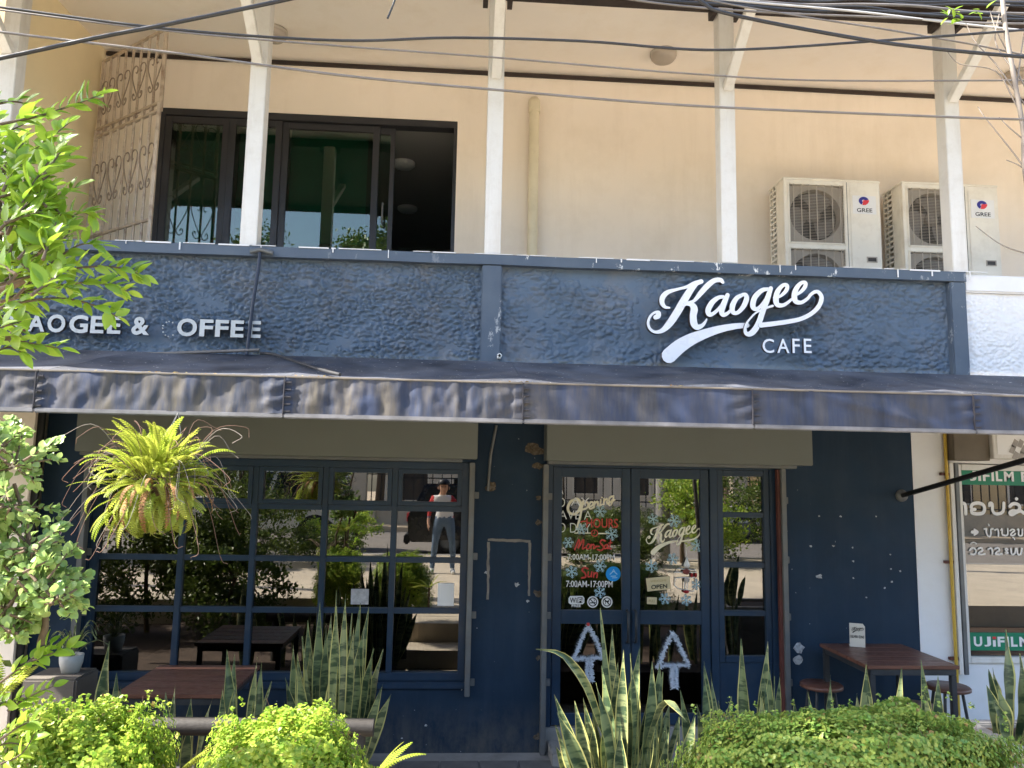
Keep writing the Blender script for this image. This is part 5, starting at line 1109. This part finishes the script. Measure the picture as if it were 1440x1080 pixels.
for lb, px, py, Y, n, el0, sc0, cnt in (('small sword fern sprouting between hedge and path', 528, 1090, -2.9, 7, 25, .75, 0), ('small sword fern sprouting between the two lime hedges', 246, 1090, -2.9, 6, 35, .6, 0), ('sunlit sword fern below the round leaved bush', -5, 985, -3.75, 12, 35, .8, 0)):
    c_ = A(px, py, Y); t = thing('sword_fern', lb, 'fern', (c_.x, Y, .3), 'small sword ferns in the bed')
    MB().tube([(c_.x, Y, .30), (c_.x, Y, c_.z)], .012, 6).build('stem', M['bark'], t)
    for i in range(n):
        a = rnd.uniform(-.6, math.pi+.6) if i else 0.15; o = link('frond', FR[rnd.randrange(0, 2)], t)
        set_world(o, Matrix.Translation(c_) @ Matrix.Rotation(a-math.pi/2, 4, 'Z') @ Matrix.Rotation(rad(rnd.uniform(-20, el0)), 4, 'X') @ Matrix.Scale(sc0*rnd.uniform(.8, 1.1), 4))
# --- glossy bush at the upper left
def leafy_bush(name, label, twigs, Y, leaf_me, leaf_mat, step, stem_base, parts=290, dy=.28, elong=1.0, loose=.0):
    t = thing(name, label, 'bush', stem_base); items = []; tw = []
    for ti, pts in enumerate(twigs):
        yb = Y+rnd.uniform(-dy, dy); P = [A(x, y, yb+.03*i) for i, (x, y) in enumerate(pts)]
        S = [Vector(q) for q in catmull(P, 8)] if len(P) > 1 else P
        tw.append(S); ln = sum((S[i+1]-S[i]).length for i in range(len(S)-1)); k = max(4, int(ln/step))
        for j in range(k+1):
            u = .12+.88*j/k; f_ = u*(len(S)-1); i0 = min(int(f_), len(S)-2); p = S[i0].lerp(S[i0+1], f_-i0); d = (S[i0+1]-S[i0]).normalized()
            side = Vector((-d.z, rnd.uniform(-.6, .6), d.x))*(1 if j % 2 else -1); dr_ = (d*rnd.uniform(.4, 1.0)+side*rnd.uniform(.3, .9)+Vector((0, rnd.uniform(-.7, .4), rnd.uniform(-.1, .4)))) if j < k else d
            p = p+Vector((rnd.gauss(0, loose), rnd.gauss(0, loose), rnd.gauss(0, loose)))
            upn = Vector((rnd.gauss(-.25, .45), rnd.gauss(-.5, .4), rnd.gauss(.8, .3)))
            items.append(Matrix.Translation(p) @ orient(dr_, upn) @ Matrix.Scale(rnd.uniform(.65, 1.12)*(1 if j < k else .8), 4))
    rnd.shuffle(items)
    for m_ in items[:parts]: o = link('leaf', leaf_me, t); set_world(o, m_)
    if items[parts:]: merged('leaves', items[parts:], leaf_me, leaf_mat, t)
    m = MB()
    for S in tw: m.tube(S, [.0045*(1-.75*i/len(S)) for i in range(len(S))], 5)
    o = m.build('twigs', M['bark'], t); o['kind'] = 'stuff'
    return t
FL = leaf_mesh('leaf', .058, .028, .35, L['ficus'], 6, .85)
tw = [[(0, 175), (60, 162), (110, 145), (143, 133)], [(-20, 150), (20, 143), (52, 152)], [(0, 240), (40, 215), (75, 190), (98, 172)], [(10, 330), (40, 270), (70, 225), (88, 200)], [(20, 300), (60, 255), (98, 218)], [(0, 310), (50, 290), (92, 272)],
      [(30, 380), (70, 330), (110, 300), (132, 305)], [(20, 420), (60, 380), (110, 345), (142, 345)], [(0, 400), (60, 385), (130, 375), (175, 378), (200, 388)], [(0, 425), (60, 410), (110, 398), (150, 400), (180, 410)], [(-20, 440), (30, 425), (90, 420), (140, 432), (165, 446)], [(-20, 488), (20, 480), (50, 484), (85, 490)],
      [(-10, 500), (10, 488), (32, 496)], [(0, 360), (30, 350), (62, 350)], [(-10, 280), (20, 270), (32, 246)], [(-30, 200), (0, 190), (40, 172)], [(-30, 230), (5, 215), (30, 190)], [(-40, 420), (0, 400), (40, 360), (50, 320)], [(-40, 430), (0, 405), (60, 390)], [(-40, 340), (10, 320), (50, 300), (80, 300)],
      [(-20, 250), (20, 235), (45, 225)], [(0, 425), (30, 412), (80, 400), (100, 408)], [(-10, 330), (25, 300), (55, 270), (75, 262)], [(10, 400), (50, 360), (90, 335), (100, 318)], [(30, 300), (70, 280), (110, 262)], [(-30, 380), (10, 370), (60, 360), (95, 368)],
      [(-50, 480), (-10, 450), (20, 440)], [(-60, 300), (-20, 280), (10, 240)], [(-60, 220), (-30, 200), (-5, 170)], [(-40, 474), (-5, 462), (30, 452)], [(-40, 455), (-5, 448), (26, 462)], [(-40, 440), (0, 432), (40, 440)], [(-30, 468), (0, 470), (30, 474)]]
for i in range(34):
    cx, cy = rnd.uniform(-20, 85), rnd.uniform(205, 400); a = rnd.uniform(-2.6, -.1); tw.append([(cx-30*math.cos(a), cy-30*math.sin(a)), (cx, cy), (cx+26*math.cos(a), cy+26*math.sin(a))])
bsh = leafy_bush('leafy_bush', 'tall glossy lime leaved bush reaching up in front of the balcony', tw, -4.5, FL, L['ficus'], .0125, (A(-120, 600, -4.5).x, -4.5, GZ), dy=.2)
b0 = A(-150, 600, -4.3)
m = MB(); 
for pts in ([(b0.x-.05, -4.3, .0+.3), (b0.x, -4.32, 1.6), A(-60, 520, -4.3), A(-20, 420, -4.3), A(0, 320, -4.3), A(-10, 200, -4.3)], [A(-60, 520, -4.3), A(0, 480, -4.25), A(40, 460, -4.25)], [A(-20, 420, -4.3), A(20, 400, -4.35), A(60, 385, -4.35)], [A(0, 320, -4.3), A(25, 300, -4.2), A(50, 285, -4.2)]):
    P = [Vector(q) for q in catmull([Vector(p) for p in pts], 5)]; m.tube(P, [.016*(1-.65*i/len(P)) for i in range(len(P))], 7)
m.build('stem', M['bark'], bsh)
# --- pale round leaved bush at the lower left
RL = leaf_mesh('leaf', .034, .029, .25, L['round'], 5, .8)
tw = []
for cx, cy, rx, ry in [(20, 645, 62, 42), (15, 700, 70, 45), (45, 760, 62, 40), (58, 815, 62, 48), (20, 800, 60, 55), (5, 850, 55, 36), (0, 620, 40, 30), (-40, 720, 60, 80), (80, 835, 40, 30), (20, 880, 30, 14)]:
    for i in range(24):
        a = rnd.uniform(0, 6.28); r = math.sqrt(rnd.random()); ex, ey = cx+rx*r*math.cos(a), cy+ry*r*math.sin(a); tw.append([(cx+(ex-cx)*.25, cy+(ey-cy)*.25+8), (ex, ey), (ex+rnd.uniform(4, 14)*math.cos(a), ey+rnd.uniform(4, 14)*math.sin(a))])
rb = leafy_bush('round_leaf_bush', 'pale green round leaved bush trained in clumps beside the cream pillar', tw, -3.75, RL, L['round'], .0075, (A(-30, 900, -3.75).x, -3.75, .3), 290, .15, loose=.004)
s0 = A(-60, 1000, -3.75); m = MB()
for pts in ([(s0.x-.05, -3.75, .3), s0-Vector((0, 0, .25)), s0, A(-20, 900, -3.75), A(20, 840, -3.75), A(40, 760, -3.75), A(20, 680, -3.75)], [A(58, 905, -3.7), A(64, 870, -3.72), A(50, 820, -3.75)], [A(-40, 990, -3.7), A(0, 885, -3.7), A(20, 840, -3.7)]):
    P = [Vector(q) for q in catmull([Vector(p) for p in pts], 5)]; m.tube(P, [.014*(1-.6*i/len(P)) for i in range(len(P))], 7)
m.build('stem', M['bark'], rb)
# --- broad leaved sprigs below it
BL = leaf_mesh('leaf', .058, .032, .3, L['ficus'], 6, .85)
tw = [[(0, 960), (40, 930), (70, 905)], [(30, 935), (70, 920), (100, 910)], [(10, 1000), (40, 980), (75, 965)], [(-20, 1010), (0, 990), (25, 985)], [(0, 1040), (30, 1020), (60, 1010)], [(-20, 1060), (10, 1045), (40, 1050)], [(0, 1075), (30, 1060), (50, 1030)]]
leafy_bush('broad_leaf_shrub', 'low broad leaved shrub growing between round leaved bush and hedge', tw, -3.85, BL, L['ficus'], .016, (A(-10, 1080, -3.85).x, -3.85, .3), 290, .1)
# --- bare sapling at the upper right
sp = thing('bare_sapling', 'pale nearly leafless sapling beside the cables at the right', 'tree', (A(1475, 500, -3.0).x, -3.0, GZ))
q = A(1440, 190, -3.0)
MB().tube([Vector(p) for p in catmull([Vector((q.x+.28, -3.0, .30)), Vector((q.x+.20, -3.0, 2.0)), A(1452, 300, -3.0), q, A(1426, 110, -3.0), A(1414, 40, -3.0), A(1408, -20, -3.0)], 6)], [.026]*8+[.017]*10+[.011]*19, 8).build('trunk', M['palebark'], sp)
for pts in ([(1450, 160), (1400, 90), (1372, 60), (1357, 30)], [(1450, 190), (1425, 140), (1400, 100), (1350, 90), (1330, 70)], [(1450, 140), (1420, 80), (1400, 40), (1392, 15)], [(1450, 250), (1425, 215), (1385, 165), (1375, 150)], [(1450, 205), (1420, 180), (1405, 165)], [(1455, 360), (1410, 345), (1372, 318)], [(1430, 120), (1438, 60), (1445, 20)], [(1426, 100), (1400, 60), (1405, 20)], [(1450, 245), (1432, 232), (1415, 225)]):
    P = [Vector(p_) for p_ in catmull([A(x, y, -3.0+.02*i) for i, (x, y) in enumerate(pts)], 5)]; MB().tube(P, [.0042*(1-.6*i/len(P)) for i in range(len(P))], 5).build('branch', M['palebark'], sp)
SL = leaf_mesh('leaf', .05, .024, .3, L['ficus'], 5, .85)
for cx, cy, n in ((1336, 20, 9), (1380, 15, 5), (1350, 28, 4)):
    for i in range(n): o = link('leaf', SL, sp); set_world(o, Matrix.Translation(A(cx+rnd.uniform(-8, 8), cy+rnd.uniform(-6, 6), -3.0)) @ orient(Vector((rnd.uniform(-1, .4), rnd.uniform(-.5, .5), rnd.uniform(-.2, .5))), Vector((rnd.gauss(0, .4), -.5, .8))) @ Matrix.Scale(rnd.uniform(.7, 1.1), 4))
# ------------------------------------------------------------------ the street behind the photographer (seen in the window glass)
def tree(name, label, x, y, z, h, crown, n, seed, leaf=.11, mat=None, trunk_r=.14, cat='tree', group='street trees'):
    """crown: list of (dx, dy, dz, rx, ry, rz) clumps; limbs run from the trunk into every clump"""
    t = thing(name, label, cat, (x, y, z), group); rs = np.random.RandomState(seed); top = Vector((x+.2*rs.randn(), y+.2*rs.randn(), z+h))
    base = Vector((x, y, z)); P = [Vector(q) for q in catmull([base, base.lerp(top, .5)+Vector((.12*rs.randn(), .12*rs.randn(), 0)), top], 6)]
    tr = MB().tube(P, [trunk_r*(1-.55*i/len(P)) for i in range(len(P))], 10).build('trunk', M['bark'], t)
    Q = []; N = []; tot = sum(c[3]*c[4]*c[5] for c in crown)
    for (dx, dy, dz, rx, ry, rz) in crown:
        c = Vector((x+dx, y+dy, z+dz)); st = P[-1-int(rs.rand()*5)]
        MB().tube([Vector(q) for q in catmull([st, st.lerp(c, .5)+Vector((0, 0, .1)), c], 4)], [trunk_r*.35*(1-.09*i) for i in range(9)], 6).build('limb', M['bark'], tr)
        k = max(80, int(n*rx*ry*rz/tot)); sub = max(6, k//90); C0 = rs.normal(0, 1, (sub, 3)); C0 /= np.linalg.norm(C0, axis=1)[:, None]; C0 *= (rs.rand(sub)**.45)[:, None]
        idx = rs.randint(0, sub, k); D = C0[idx]+rs.normal(0, .17, (k, 3)); Q.append(np.array(c)+D*np.array([rx, ry, rz])); N.append(D/np.maximum(.2, np.linalg.norm(D, axis=1))[:, None])
    quick_leaves('crown', np.concatenate(Q), np.concatenate(N), leaf, mat or L['tree'], t, seed, .55, .8, .3); return t
def clumps(seed, n, r, zc, rz, s=.9):
    rs = np.random.RandomState(seed); return [(rs.uniform(-r, r), rs.uniform(-r, r), zc+rs.uniform(-rz, rz), s*rs.uniform(.7, 1.2), s*rs.uniform(.7, 1.2), s*rs.uniform(.5, .9)) for _ in range(n)]
tree('added_shade_tree', 'unseen tall tree added left of the cafe to shade valance and hedge', -6.4, -5.2, GZ, 6.2, [(1.2+a, .9+b, 7.9+c_, 1.15, 1.1, .8) for a, b, c_ in ((-.6, -.6, 0), (.6, -.3, .3), (1.6, .2, .1), (.2, .7, .4), (1.0, -.8, .7), (2.3, -.5, .5), (1.2, .6, -.3), (2.6, .4, -.1))], 15000, 21, .12)  # added out of view, crown aimed to shade the right valance and hedge
tree('street_shrub', 'dense tall shrub on the pavement reflected in the gridded window', -4.3, -8.3, GZ, 1.6, clumps(5, 9, 1.0, 2.0, 1.1, .75), 11000, 22, .07, L['tree'], .05, 'shrub', 'pavement shrubs')
tree('street_shrub', 'sunlit yellowish shrub on the pavement reflected in the right door', 4.4, -8.5, GZ, 1.0, clumps(6, 7, .7, 1.3, .6, .6), 8000, 23, .07, L['hedge'], .05, 'shrub', 'pavement shrubs')
for i, (x, y, h_, lb) in enumerate(((-2.75, -3.1, 1.5, 'leafy bed shrub just left of the glossy bush'), (-3.7, -3.2, 2.2, 'taller bed shrub beyond the leafy bed shrub'), (-4.9, -3.1, 2.3, 'dense bed shrub in front of the left neighbour'), (-6.2, -3.2, 2.2, 'dense bed shrub at the far end of the planting bed'))):
    tree('bed_shrub', lb, x, y, .30, h_*.6, clumps(60+i, 11, .5, h_*.55, h_*.42, .5), 11000, 70+i, .06, L['tree'], .03, 'shrub', 'shrubs in the planting bed')
for i, (x, y, lb) in enumerate(((-2.3, -7.2, 'knee high shrub on the pavement left of the photographer'), (-3.4, -7.0, 'knee high shrub beside the tall reflected shrub'), (-4.8, -6.8, 'knee high shrub between two taller pavement shrubs'), (2.3, -7.9, 'knee high shrub in front of the parked suv'), (3.2, -7.9, 'knee high shrub between suv and utility pole'))):
    tree('street_shrub', lb, x, y, GZ, .35, clumps(110+i, 6 if i < 3 else 9, .5, .42 if i < 3 else .55, .2 if i < 3 else .36, .36), 4500 if i < 3 else 7000, 120+i, .05, L['tree'], .03, 'shrub', 'pavement shrubs')
for i, (x, y, h_, lb) in enumerate(((-6.4, -8.4, 2.8, 'big dark shrub at the kerb before the white off roader'), (-8.6, -8.4, 3.0, 'big dark shrub at the kerb past the off roader'), (6.6, -8.6, 1.8, 'dark shrub at the kerb right of the utility pole'))):
    tree('street_shrub', lb, x, y, GZ, h_*.6, clumps(80+i, 9, 1.0, h_*.6, h_*.35, .8), 9000, 90+i, .08, L['tree'], .06, 'shrub', 'pavement shrubs')
tree('street_shrub', 'low dark shrub on the pavement reflected left of the parked suv', -2.4, -8.6, GZ, .5, clumps(9, 4, .45, .55, .2, .38), 4000, 24, .06, L['hedge'], .03, 'shrub', 'pavement shrubs')
for i, (x, y, h, lb) in enumerate(((-14, -20, 4.5, 'dark street tree across the road at the far left of the fence'), (-7.5, -20.5, 7.0, 'dark street tree across the road behind the white off roader'), (-2.6, -21, 7.2, 'tree across the road standing behind the low fence wall'), (3.5, -20.5, 4.2, 'tree across the road behind the black suv'), (9.5, -21, 4.6, 'tree across the road beyond the silver pickup'), (16, -20, 4.5, 'dark street tree across the road at the fence end'))):
    tree('street_tree', lb, x, y, GZ, h, clumps(30+i, 9 if h < 5 else 15, 2.0, h+.8 if h < 5 else h+.2, 1.4 if h < 5 else 3.2, 1.5), 7000 if h < 5 else 13000, 40+i, .2, L['tree'], .17, group='trees across the road')
fe = thing('street_fence', 'cream plinth wall with black railings and pillars across the road', 'fence', (0, -18.4, GZ))
MB().box(-40, 40, -18.5, -18.3, GZ, GZ+.7).build('plinth', M['pave'], fe)
for i in range(14): x = -39+6*i; MB().box(x-.25, x+.25, -18.62, -18.18, GZ, GZ+2.1).build('pillar', M['pave'], fe, .02)
m = MB()
for i in range(260): x = -38.9+.3*i; m.box(x-.015, x+.015, -18.42, -18.39, GZ+.7, GZ+1.9)
for z in (.85, 1.75): m.box(-39, 39, -18.425, -18.385, GZ+z, GZ+z+.04)
m.build('railing', M['black'], fe)['kind'] = 'stuff'
def house(x0, x1, y0, y1, h, label, wall, roofc):
    t = thing('street_house', label, 'house', ((x0+x1)/2, (y0+y1)/2, GZ), 'houses across the road')
    MB().box(x0, x1, y0, y1, -.3, h).build('wall', paint('house_wall', wall, .8, .08, 1), t)
    m = MB(); xm = (y0+y1)/2; m.prism([(x0-.5, y0-.6, h+.01), (x0-.5, xm, h+2.0), (x0-.5, y1+.6, h+.01)], (x1-x0+1, 0, 0)); m.build('roof', paint('house_roof', roofc, .8, .15, 2), t)
    n = int((x1-x0)/2.4)
    for i in range(n):
        for z in (1.4, 4.3):
            if z+1.4 > h: continue
            x = x0+(i+.5)*(x1-x0)/n; m = MB(); frame_rect(m, x-.6, x+.6, z, z+1.4, y1, y1+.06, .08); w_ = m.build('window', M['whitesteel'], t); MB().box(x-.52, x+.52, y1+.005, y1+.02, z+.08, z+1.32).build('pane', M['acdark'], w_)
house(-19, -6, -34, -26, 6.6, 'cream house with red roof across the road behind the trees', (.6, .52, .4), (.25, .07, .04)); house(-3, 9, -36, -27, 6.2, 'white house with grey roof across the road behind the fence', (.62, .6, .56), (.14, .13, .13)); house(12, 26, -34, -26, 6.8, 'yellowish house with brown roof across the road', (.6, .47, .28), (.2, .1, .06))
po = thing('utility_pole', 'grey concrete utility pole on the kerb reflected in the right door', 'pole', (4.15, -9.0, GZ)); MB().tube([(4.15, -9.0, .2), (4.15, -9.0, 8.5)], [.15, .10], 12).build('shaft', M['concrete'], po); MB().bar((3.3, -9.0, 7.9), (5.0, -9.0, 7.9), .09, .09).build('cross_arm', M['rail'], po)
pu = [thing('patio_umbrella', lb, 'umbrella', (x, -19.6, GZ), 'cream umbrellas beyond the fence') for x, lb in ((2.6, 'cream umbrella beyond the fence behind the suv'), (5.8, 'cream umbrella beyond the fence beside the utility pole'))]
for t in pu:
    x = t.location.x; MB().tube([(x, -19.6, GZ), (x, -19.6, GZ+2.3)], .03, 8).build('pole', M['whitesteel'], t); MB().lathe((x, -19.6, GZ+2.0), [(1.1, 0), (.6, .25), (.02, .45)], 8).build('canopy', M['sticker'], t)
# --- vehicles
def vehicle(name, label, loc, rz, col, lower, upper, wheels, wr=.36, W=1.8, spare=False, bed=None, rough=.25):
    t = thing(name, label, 'car', loc, 'vehicles parked along the street'); t.rotation_euler = (0, 0, rz); T = WM(t)
    pm_ = paint('car_paint', col, rough, .04, 2, dirt=shade(col, .8), dirt_amt=.2, bmp=0, spec=.6); gm = paint('car_glass', (.015, .018, .02), .05, .1, 2, bmp=0, spec=.6)
    def put(mb, nm, mt, par=t, bev=.0): 
        mb.v = [tuple(T @ Vector(v)) for v in mb.v]; return mb.build(nm, mt, par, bev)
    m = MB(); m.prism([(x, -W/2, z) for x, z in lower], (0, W, 0)); body = put(m, 'body', pm_, t, .05)
    m = MB(); n = len(upper); hw = W/2-.07; zlo = min(z for x, z in upper); zhi = max(z for x, z in upper)
    ins = [hw-.14*(z-zlo)/(zhi-zlo) for x, z in upper]; vs = [(x, -i_, z) for (x, z), i_ in zip(upper, ins)]+[(x, i_, z) for (x, z), i_ in zip(upper, ins)]
    m.add(vs, [list(range(n))[::-1], list(range(n, 2*n))]+[(i, (i+1) % n, n+(i+1) % n, n+i) for i in range(n)]); put(m, 'cabin', pm_, t, .04)
    # side glass set into the cabin flanks
    xs_ = sorted(x for x, z in upper); xa, xb = xs_[0], xs_[-1]; k = 3
    tl = min(x for x, z in upper if z > zhi-.05); tr_ = max(x for x, z in upper if z > zhi-.05)
    for s in (-1, 1):
        for i in range(k):
            u0_, u1_ = i/k+.02, (i+1)/k-.02
            def pt_(u, v): 
                x = (xa+.12)*(1-u)+(xb-.12)*u; x2 = (tl+.06)*(1-u)+(tr_-.06)*u; z = zlo+.06+(zhi-zlo-.14)*v; return (x*(1-v)+x2*v, s*(hw-.14*(z-zlo)/(zhi-zlo)+.012), z)
            m = MB(); q = [pt_(u0_, 0), pt_(u1_, 0), pt_(u1_, 1), pt_(u0_, 1)]; m.prism(q, (0, -s*.02, 0)); put(m, 'side_window', gm)
    for e, xe, xt in ((0, xa, tl), (1, xb, tr_)):
        d = -.012 if e == 0 else .012; q = [(xe+(xt-xe)*v+d*1.5, y, zlo+.05+(zhi-zlo-.12)*v) for y, v in ((-hw+.12, .04), (hw-.12, .04), (hw-.26, .95), (-hw+.26, .95))]
        m = MB(); m.prism(q, (-d*1.2, 0, 0)); put(m, 'windscreen', gm)
    for wx in wheels:
        for s in (-1, 1):
            m = MB(); m.lathe((wx, s*(W/2-.10), wr), [(wr*.62, -.1), (wr*.95, -.11), (wr, -.08), (wr, .08), (wr*.95, .11), (wr*.62, .1)], 22, 'Y'); w_ = put(m, 'wheel', M['black'])
            m = MB(); m.lathe((wx, s*(W/2-.10)+s*.0, wr), [(.0, .09*(-s)), (wr*.3, .1*(-s)), (wr*.62, .07*(-s)), (wr*.62, -.07*(-s))], 18, 'Y'); put(m, 'rim', M['rail'], w_)
    x0 = min(x for x, z in lower); x1 = max(x for x, z in lower); zl = max(z for x, z in lower)
    for s in (-1, 1):
        m = MB(); m.box(x0-.012, x0+.05, s*(W/2-.2)-.11, s*(W/2-.2)+.11, zl-.32, zl-.14); put(m, 'tail_light', M['logored'], t, .01)
        m = MB(); m.box(x1-.06, x1+.012, s*(W/2-.28)-.15, s*(W/2-.28)+.15, zl-.38, zl-.2); put(m, 'headlight', M['whitepot'], t, .02)
    for xe in (x0, x1): m = MB(); m.box(xe-.06, xe+.06, -W/2+.05, W/2-.05, .3, .5); put(m, 'bumper', M['black'], t, .03)
    m = MB(); m.box(x0-.016, x0-.002, -.25, .25, zl-.42, zl-.3); put(m, 'number_plate', M['sticker'], t)
    if spare: m = MB(); m.lathe((x0-.1, 0, .95), [(.0, .1), (.2, .1), (.34, .07), (.35, 0), (.34, -.07), (.0, -.08)], 20, 'X'); put(m, 'spare_wheel', M['black'], t)
    return t
vehicle('parked_suv', 'black suv parked at the kerb behind the photographer', (1.25, -10.6, GZ-.14), 0, (.012, .013, .016), [(-2.3, .35), (-2.35, .9), (-2.2, 1.08), (1.0, 1.06), (2.1, .95), (2.32, .75), (2.32, .35)], [(-2.2, 1.08), (-1.95, 1.72), (.3, 1.74), (1.15, 1.07)], (-1.45, 1.45), .37, 1.85)
vehicle('parked_off_roader', 'white boxy off roader with spare wheel parked across the gridded window', (-4.3, -11.2, GZ-.14), math.pi, (.72, .72, .7), [(-1.95, .4), (-2.0, 1.15), (.9, 1.15), (1.95, 1.08), (2.05, .85), (2.05, .4)], [(-1.95, 1.15), (-1.85, 1.85), (.55, 1.87), (.85, 1.15)], (-1.25, 1.3), .40, 1.75, True)
vehicle('parked_pickup', 'silver pickup parked on the far side of the road', (9.6, -15.4, GZ-.14), 0, (.42, .43, .44), [(-2.6, .5), (-2.65, 1.1), (-2.5, 1.15), (-.5, 1.15), (1.6, 1.1), (2.5, 1.0), (2.6, .8), (2.6, .5)], [(-.7, 1.15), (-.45, 1.78), (.7, 1.8), (1.5, 1.12)], (-1.6, 1.6), .39, 1.85)
# --- the photographer, standing behind the camera and mirrored in the right hand panes
def skin_person():
    bx, by, g = -.27, -6.98, GZ
    J = [('pelvis', (0, 0, .93), .135, None), ('waist', (0, .0, 1.07), .125, 'pelvis'), ('chest', (0, -.01, 1.28), .15, 'waist'), ('neckb', (0, .0, 1.44), .075, 'chest'), ('neck', (.01, .02, 1.51), .056, 'neckb'), ('jaw', (.02, .055, 1.56), .072, 'neck'), ('head', (.02, .05, 1.635), .092, 'jaw'), ('crown', (.02, .04, 1.69), .075, 'head')]
    for s, n in ((-1, 'l'), (1, 'r')):
        J += [('hip'+n, (s*.10, 0, .86), .10, 'pelvis'), ('thigh'+n, (s*.12, .02, .68), .083, 'hip'+n), ('knee'+n, (s*.145, .035, .48), .06, 'thigh'+n), ('calf'+n, (s*.16, .0, .33), .058, 'knee'+n), ('ankle'+n, (s*.175, -.03, .09), .042, 'calf'+n), ('heel'+n, (s*.175, -.03, .045), .045, 'ankle'+n), ('ball'+n, (s*.19, .09, .04), .045, 'heel'+n), ('toe'+n, (s*.20, .17, .032), .035, 'ball'+n)]
        J += [('sh'+n, (s*.16, -.01, 1.40), .07, 'chest'), ('el'+n, ((-.25, -.04, 1.13) if s < 0 else (.30, .08, 1.22)), .047, 'sh'+n)]
    J += [('wrl', (-.27, .03, .88), .03, 'ell'), ('pal', (-.268, .05, .80), .034, 'wrl'), ('wrr', (.36, .33, 1.615), .03, 'elr'), ('par', (.335, .37, 1.655), .034, 'wrr')]
    for i, y_ in enumerate((.08, .06, .04, .02)): J += [('fl%d' % i, (-.266, y_, .74), .0095, 'pal'), ('gl%d' % i, (-.255, y_+.006, .70), .0085, 'fl%d' % i)]
    J += [('tl', (-.25, .095, .78), .011, 'pal'), ('ul', (-.24, .11, .75), .009, 'tl')]
    for n, px_, s in (('r', .335, -1),):
        for i, z in enumerate((1.65, 1.67, 1.69, 1.71)):
            J += [('f%s%d' % (n, i), (px_+s*.005, .395, z+.0), .0095, 'pa'+n), ('g%s%d' % (n, i), (px_+s*.035, .415, z+.005), .0085, 'f%s%d' % (n, i))]
        J += [('t'+n, (px_+s*.02, .385, 1.63), .011, 'pa'+n), ('u'+n, (px_+s*.045, .395, 1.645), .009, 't'+n)]
    idx = {j[0]: i for i, j in enumerate(J)}; me = bpy.data.meshes.new('body'); me.from_pydata([(bx+j[1][0], by+j[1][1], g+j[1][2]*.94) for j in J], [(idx[j[3]], idx[j[0]]) for j in J if j[3]], []); ob = bpy.data.objects.new('tmp', me); C.objects.link(ob)
    ob.modifiers.new('skin', 'SKIN'); sv = me.skin_vertices[0].data
    for i, j in enumerate(J): sv[i].radius = (j[2], j[2]*(.78 if j[0] in ('chest', 'waist', 'pelvis') else 1)); sv[i].use_root = (i == 0)
    sd = ob.modifiers.new('sub', 'SUBSURF'); sd.levels = 2; sd.render_levels = 2
    out = bpy.data.meshes.new_from_object(ob.evaluated_get(bpy.context.evaluated_depsgraph_get())); bpy.data.objects.remove(ob)
    out.materials.clear()
    for q in (paint('skin', (.48, .28, .19), .5, .06, 6, bmp=0), paint('denim', (.10, .15, .22), .8, .2, 12), paint('white_jersey', (.7, .69, .68), .8, .04, 6), paint('red_sleeve', (.42, .03, .03), .8, .06, 6), paint('white_shoe', (.7, .7, .68), .6, .05, 6)): out.materials.append(q)
    for p in out.polygons:
        c = p.center; x, y, z = c.x-bx, c.y-by, (c.z-g)/.94
        p.material_index = 4 if z < .10 else 0 if x < -.215 and z < .93 else 1 if z < .95 and y < .2 else 0 if (z > 1.47 and y < .2 and abs(x) < .13) or y > .16 else 3 if abs(x) > .15 else 2
        p.use_smooth = True
    t = thing('person', 'person in red sleeved white jersey jeans and cap photographing with a phone', 'person', (bx, by, g)); link('body', out, t)
    hc = Vector((bx+.02, by+.045, g+1.655*.94)); m = MB(); m.lathe(hc, [(.103, .0), (.106, .03), (.095, .07), (.06, .098), (.0, .108)], 18); m.prism([hc+Vector((math.cos(a)*.10, math.sin(a)*.10+.08*max(0, math.sin(a)), .012)) for a in (math.pi*i/10 for i in range(11))], (0, 0, .008)); m.build('cap', M['black'], t)
    m = MB(); m.lathe(hc+Vector((0, -.01, -.05)), [(.095, -.03), (.101, .02), (.1, .055)], 18); o = m.build('hair', paint('black_hair', (.01, .008, .008), .6, .2, 9), t)
    for v in o.data.vertices:
        if v.co.y > hc.y+.02: v.co.y -= .07*(v.co.y-hc.y-.02)/.08
    m = MB(); m.add(*blob(hc+Vector((0, .098, -.06)), .014, .02, .02), True); m.build('nose', out.materials[0], t)
    for s in (-1, 1):
        m = MB(); m.add(*blob(hc+Vector((s*.094, .0, -.055)), .012, .02, .03), True); m.build('ear', out.materials[0], t); m = MB(); m.add(*blob(hc+Vector((s*.032, .086, -.035)), .013, .006, .007), True); m.build('eye', M['black'], t)
    m = MB(); m.add(*blob(hc+Vector((0, .088, -.105)), .022, .006, .005), True); m.build('mouth', paint('lip', (.3, .12, .1), .5, .1, 5), t)
    return t
skin_person()
ph = thing('phone', 'black phone held sideways in the hands of the photographer', 'phone', (0, -6.56, 2.15)); MB().box(-.078, .078, -6.572, -6.563, 2.155, 2.232).build('body', M['black'], ph, .003); MB().lathe((-.055, -6.5625, 2.21), [(.0, .002), (.009, .002), (.01, 0)], 14, 'Y').build('lens', M['rail'], ph)
